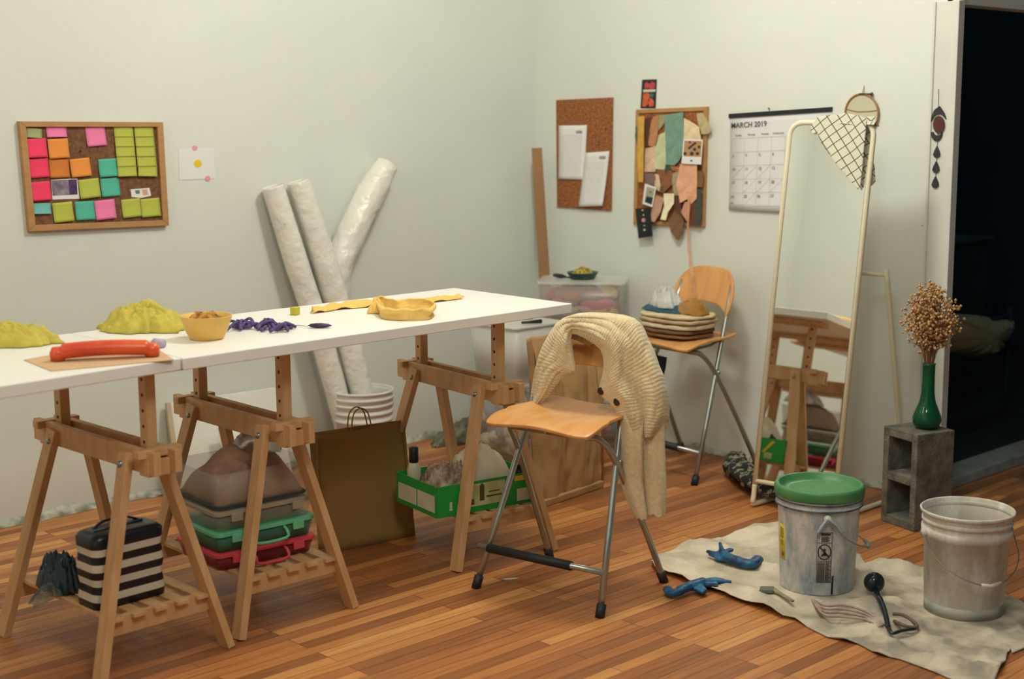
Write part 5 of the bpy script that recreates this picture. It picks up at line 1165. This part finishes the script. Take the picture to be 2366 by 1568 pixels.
obj('lid', MB().lathe([(.155, .338), (.1565, .342), (.1565, .366), (.153, .373), (.147, .375), (.141, .372), (.138, .354), (.10, .3525), (.06, .351), (.0, .3505)], (0, 0, 0), 64), M_green, b1, sol=.002)
lw = CA+radians(10)
def at_ang(o, a): o.rotation_euler = (0, 0, a); return o
mb = MB(); LWd = .026
mb.mi = 0; strip_cyl(mb, -LWd, LWd, .050, .232, .0008)
mb.mi = 1
for s0, s1, z0, z1 in ((-LWd, LWd, .230, .2325), (-LWd, LWd, .050, .0515), (-LWd, -LWd+.0012, .05, .232), (LWd-.0012, LWd, .05, .232), (-LWd, LWd, .1945, .196), (-LWd, LWd, .128, .1295)): strip_cyl(mb, s0, s1, z0, z1, .0014)
strip_cyl(mb, -.014, .018, .222, .229, .0014)
for k in range(5): strip_cyl(mb, -.012, .012+.004*(k % 2), .199+k*.0042, .2015+k*.0042, .0014)
for k in range(16): strip_cyl(mb, -.023, .002, .054+k*.0045, .0562+k*.0045, .0014, 3); strip_cyl(mb, .005, .022-(k % 3)*.003, .054+k*.0045, .0562+k*.0045, .0014, 3)
for k in range(28):      # prohibition ring
    a0, a1 = 2*pi*k/28, 2*pi*(k+1)/28; cyl_poly(mb, [(.0235*cos(a0), .162+.029*sin(a0)), (.0235*cos(a1), .162+.029*sin(a1)), (.0200*cos(a1), .162+.0252*sin(a1)), (.0200*cos(a0), .162+.0252*sin(a0))], 0, .0014)
cyl_poly(mb, [(-.0165, .177), (-.0135, .1815), (.0165, .147), (.0135, .1425)], 0, .0018)
cyl_poly(mb, [(-.006, .172), (.001, .176), (.005, .170), (.002, .165), (.007, .158), (.004, .146), (-.002, .150), (-.009, .145), (-.011, .149), (-.004, .158), (-.007, .164)], 0, .0014)
o = obj('warning_label', mb, [mat('label_grey', srgb(176, 176, 164), .6, var=.12, vs=30), M_ink], b1); at_ang(o, lw)
mb = MB(); mb.mi = 0; strip_cyl(mb, -.024, .018, .105, .235, .0008); mb.mi = 1
for k in range(6): strip_cyl(mb, -.016, .010, .185+k*.0065, .188+k*.0065, .0014, 4)
for k in range(3): strip_cyl(mb, -.014, .006, .160+k*.0065, .163+k*.0065, .0014, 4)
cyl_poly(mb, [(.002+.009*cos(a*pi/6), .128+.010*sin(a*pi/6)) for a in range(12)], 0, .0014)
o = obj('yellow_label', mb, [mat('label_yellow', srgb(222, 200, 30), .55, var=.1, vs=20), mat('label_marks', srgb(120, 100, 20), .6)], b1); at_ang(o, CA-radians(63))
mb = MB(); strip_cyl(mb, -.004, .004, .006, .075, .0008, 3); o = obj('dark_drip', mb, mat('drip_navy', srgb(16, 28, 44), .4), b1); at_ang(o, CA+radians(24))
e1 = CA+radians(12); o = obj('ear', MB().tube([(.140, 0, .285), (.158, 0, .283)], .013, 14), M_pail, b1); at_ang(o, e1)
o = obj('ear', MB().tube([(-.140, 0, .285), (-.158, 0, .283)], .013, 14), M_pail, b1); at_ang(o, e1)
hp_ = smooth_path([(.158, 0, .283), (.156, .04, .235), (.140, .095, .195), (.085, .150, .165), (0, .178, .150), (-.085, .150, .165), (-.140, .095, .195), (-.156, .04, .235), (-.158, 0, .283)], 6)
o = obj('handle', MB().tube(hp_, .0024, 8), mat('painted_wire', srgb(150, 162, 168), .4, metal=.3, var=.2, vs=40), b1); at_ang(o, e1)
o = obj('strap', MB().tube(smooth_path([(.158, -.004, .285), (.160, -.020, .262), (.156, -.034, .235)], 5), .006, 8).tube(smooth_path([(.158, .004, .285), (.157, .030, .265), (.150, .052, .235)], 5), .0065, 8), mat('pale_blue_strap', srgb(170, 186, 192), .5, var=.2, vs=40), b1); at_ang(o, e1)
o = obj('grip', MB().tube([(.060, .165, .158), (.0, .178, .150), (-.03, .174, .153)], .0075, 12), mat('painted_grip', srgb(150, 168, 176), .5, var=.3, vs=40), b1); at_ang(o, e1)

b2 = thing('pail', 'open chalky white pail with wire handle at the drop cloth\'s right', 'pail', (BK2.x, BK2.y, .006))
obj('pail_body', MB().lathe([(0, .004), (.122, .004), (.127, 0), (.129, .006), (.140, .262), (.148, .264), (.149, .290), (.142, .293), (.143, .308), (.148, .310), (.148, .320), (.144, .323), (.145, .338), (.1535, .342), (.1545, .350), (.151, .353), (.147, .349), (.139, .28), (.122, .012), (0, .010)], (0, 0, 0), 64), M_pail2, b2)
obj('blue_stain_band', MB().lathe([(.1295, .004), (.1302, .040)], (0, 0, 0), 64), mat('blue_grey_stain', srgb(132, 140, 138), .6, col2=srgb(176, 172, 160), vs=12), b2, sol=.0006)
e2 = CA-radians(68)
for s in (1, -1): o = obj('ear', MB().tube([(s*.142, 0, .276), (s*.160, 0, .276)], .014, 14), M_pail2, b2); at_ang(o, e2)
hp_ = smooth_path([(.160, 0, .276), (.158, .035, .245), (.140, .095, .20), (.085, .150, .160), (0, .176, .138), (-.085, .150, .160), (-.140, .095, .20), (-.158, .035, .245), (-.160, 0, .276)], 6)
o = obj('handle', MB().tube(hp_, .0020, 8), mat('bare_wire', (.30, .30, .28), .4, metal=.8, var=.2), b2); at_ang(o, e2)
o = obj('grip', MB().tube([(.030, .172, .142), (0, .1765, .138), (-.040, .169, .145)], .0065, 12), mat('pale_grip', srgb(206, 200, 186), .5, var=.1), b2); at_ang(o, e2)

# ------------------------------------------------------------------ gloves, ladle, brush, twine
M_glove = mat('teal_nitrile', srgb(16, 104, 146), .45, col2=srgb(10, 52, 92), vs=22, bump=.5, bs=50)
def gp(x, y, h): return F(x, y, .012+h)
def FC(x, y, h): return F(x, y, h+.014)
def gl_(label, chains, loc):
    mb = MB()
    for pts, r in chains:
        P = smooth_path([gp(*p) for p in pts], 5); n_ = len(P); mb.tube(P, [r[0]+(r[1]-r[0])*i/(n_-1) for i in range(n_)], 12, flat=.75)
    tag(obj('rubber_glove', mb, M_glove, loc=loc, remesh=.0035), label, 'glove', 'blue rubber gloves on the drop cloth')
gl_('crumpled blue rubber glove with fingers pointing up, upper of the pair', [([(1752, 1291, .016), (1735, 1302, .018), (1705, 1297, .018)], (.022, .024)), ([(1710, 1297, .018), (1685, 1289, .020), (1668, 1276, .020)], (.024, .022)),
     ([(1672, 1280, .022), (1667, 1268, .040), (1663, 1253, .052)], (.014, .007)), ([(1668, 1282, .018), (1650, 1278, .020), (1634, 1273, .018)], (.015, .008)), ([(1674, 1276, .02), (1687, 1270, .03), (1694, 1272, .028)], (.013, .009)), ([(1668, 1288, .014), (1652, 1284, .014), (1640, 1280, .012)], (.013, .008)), ([(1680, 1292, .014), (1664, 1291, .012), (1652, 1289, .010)], (.012, .008))], F(1700, 1290))
gl_('flattened blue rubber glove lying over the drop cloth\'s edge', [([(1542, 1360, .004), (1552, 1370, .008), (1575, 1364, .012)], (.018, .020)), ([(1570, 1363, .012), (1598, 1352, .016), (1628, 1343, .016)], (.021, .022)), ([(1625, 1343, .016), (1655, 1342, .014), (1690, 1344, .010)], (.014, .009)),
     ([(1618, 1348, .014), (1640, 1350, .012), (1658, 1349, .010)], (.014, .010)), ([(1612, 1350, .010), (1625, 1362, .010), (1632, 1366, .008)], (.016, .010)), ([(1600, 1355, .010), (1615, 1364, .008), (1626, 1369, .006)], (.012, .008)), ([(1630, 1341, .018), (1655, 1337, .016), (1676, 1341, .012)], (.011, .008))], F(1610, 1355))
ldc = F(2020, 1345, .055); ld = thing('ladle', 'glossy dark ladle lying on the drop cloth between the pails', 'ladle', F(2040, 1410, .01))
M_lad = mat('dark_enamel', (.006, .016, .022), .08, var=.2, vs=20)
mb = MB(); rr_ = .036
mb.lathe([(rr_*sin(pi*k/20), -rr_*cos(pi*k/20)) for k in range(0, 21)], ldc, 32)
obj('bowl', mb, M_lad, ld, world=True)
hb = [ldc+Vector((-.012, -.010, -.020)), FC(2034, 1385, .035), FC(2046, 1420, .022), FC(2052, 1448, .016)]
obj('handle', MB().tube(smooth_path(hb, 8), [.012-.0035*i/24 for i in range(25)], 10, flat=.7), M_lad, ld, world=True)
obj('hook', MB().tube(smooth_path([FC(2052, 1448, .016), FC(2062, 1462, .012), FC(2085, 1456, .014), FC(2114, 1452, .012)], 6), .007, 8, flat=.7), M_lad, ld, world=True)
tw = thing('cord', 'thin grey pink cords trailing across the drop cloth by the pail', 'cord', F(1960, 1420))
for k in range(4):
    o_ = k*8; P_ = smooth_path([FC(1866+k*4, 1376+o_*.5, .012), FC(1905, 1398+o_*.9, .018), FC(1950, 1398+o_*1.1, .018), FC(2000, 1412+o_*.8, .018), FC(2044-k*5, 1442+o_*.3, .012)], 8)
    obj('strand', MB().tube(P_, .0042, 7), mat('pinkish_cord', srgb(176, 150, 138), .9, var=.25, vs=40), tw, world=True)
lp = smooth_path([FC(2062, 1418, .018), FC(2085, 1420, .020), (FC(2112, 1436, .018)), FC(2118, 1448, .016), FC(2092, 1446, .016), FC(2066, 1434, .016)], 6)
tag(obj('cord_loop', MB().tube(lp, .006, 8), mat('brown_cord', srgb(110, 92, 76), .9, var=.25, vs=40), loc=F(2090, 1430)), 'short brown cord loop beside the ladle\'s handle', 'cord')
br = thing('paint_brush', 'stained flat brush with grey bristles left of the lidded pail', 'brush', F(1785, 1365, .012))
q0, q1, q2 = FC(1755, 1362, .016), FC(1788, 1362, .020), FC(1832, 1388, .018)
obj('bristles', MB().bar(q0, q1, .045, .014), mat('grey_bristle', srgb(120, 124, 108), .95, var=.3, vs=60), br, world=True, bevel=.004)
obj('handle', MB().tube([q1, q1.lerp(q2, .4), q2], [.012, .008, .007], 10, flat=.6), mat('stained_handle', srgb(160, 146, 116), .8, var=.25, vs=30), br, world=True)
p = F(1182, 1337, 0); tag(obj('paper_scrap', mound(p, .028, .009, .004, -.5, 3.7, 2, .3, 14), M_paper, loc=p, sol=.001), 'tiny white scrap on the floor under the front chair', 'scrap')

# ------------------------------------------------------------------ what shows in the dark room
hm = thing('draped_cloth', 'pale sagging cloth draped across the dark room beyond the opening', 'cloth', (1.55, -1.75, 0))
M_pale = mat('pale_sling', srgb(196, 186, 148), .9, var=.2, vs=8)
q = [WY(x, y, -1.75) for x, y in ((2176, 735), (2240, 728), (2300, 738), (2345, 745), (2325, 775), (2300, 812), (2265, 826), (2220, 820), (2176, 800))]
mb = MB(); ctr_ = sum(q, Vector())/len(q)
P5 = smooth_path(q, 6, True); V0 = mb.bm.verts.new(ctr_+Vector((0, -.10, 0)))
V = [mb.bm.verts.new(p_+Vector((0, .05*nz(i*.4, 2), 0))) for i, p_ in enumerate(P5)]
Vm = [mb.bm.verts.new(ctr_.lerp(p_, .6)+Vector((0, -.07+.05*nz(i*.5, 5), 0))) for i, p_ in enumerate(P5)]
n_ = len(V)
for i in range(n_): mb.face([V[i], V[(i+1) % n_], Vm[(i+1) % n_], Vm[i]]); mb.face([Vm[i], Vm[(i+1) % n_], V0])
obj('sling', mb, M_pale, hm, world=True, sol=.01)
zc_ = min(p_.z for p_ in q)
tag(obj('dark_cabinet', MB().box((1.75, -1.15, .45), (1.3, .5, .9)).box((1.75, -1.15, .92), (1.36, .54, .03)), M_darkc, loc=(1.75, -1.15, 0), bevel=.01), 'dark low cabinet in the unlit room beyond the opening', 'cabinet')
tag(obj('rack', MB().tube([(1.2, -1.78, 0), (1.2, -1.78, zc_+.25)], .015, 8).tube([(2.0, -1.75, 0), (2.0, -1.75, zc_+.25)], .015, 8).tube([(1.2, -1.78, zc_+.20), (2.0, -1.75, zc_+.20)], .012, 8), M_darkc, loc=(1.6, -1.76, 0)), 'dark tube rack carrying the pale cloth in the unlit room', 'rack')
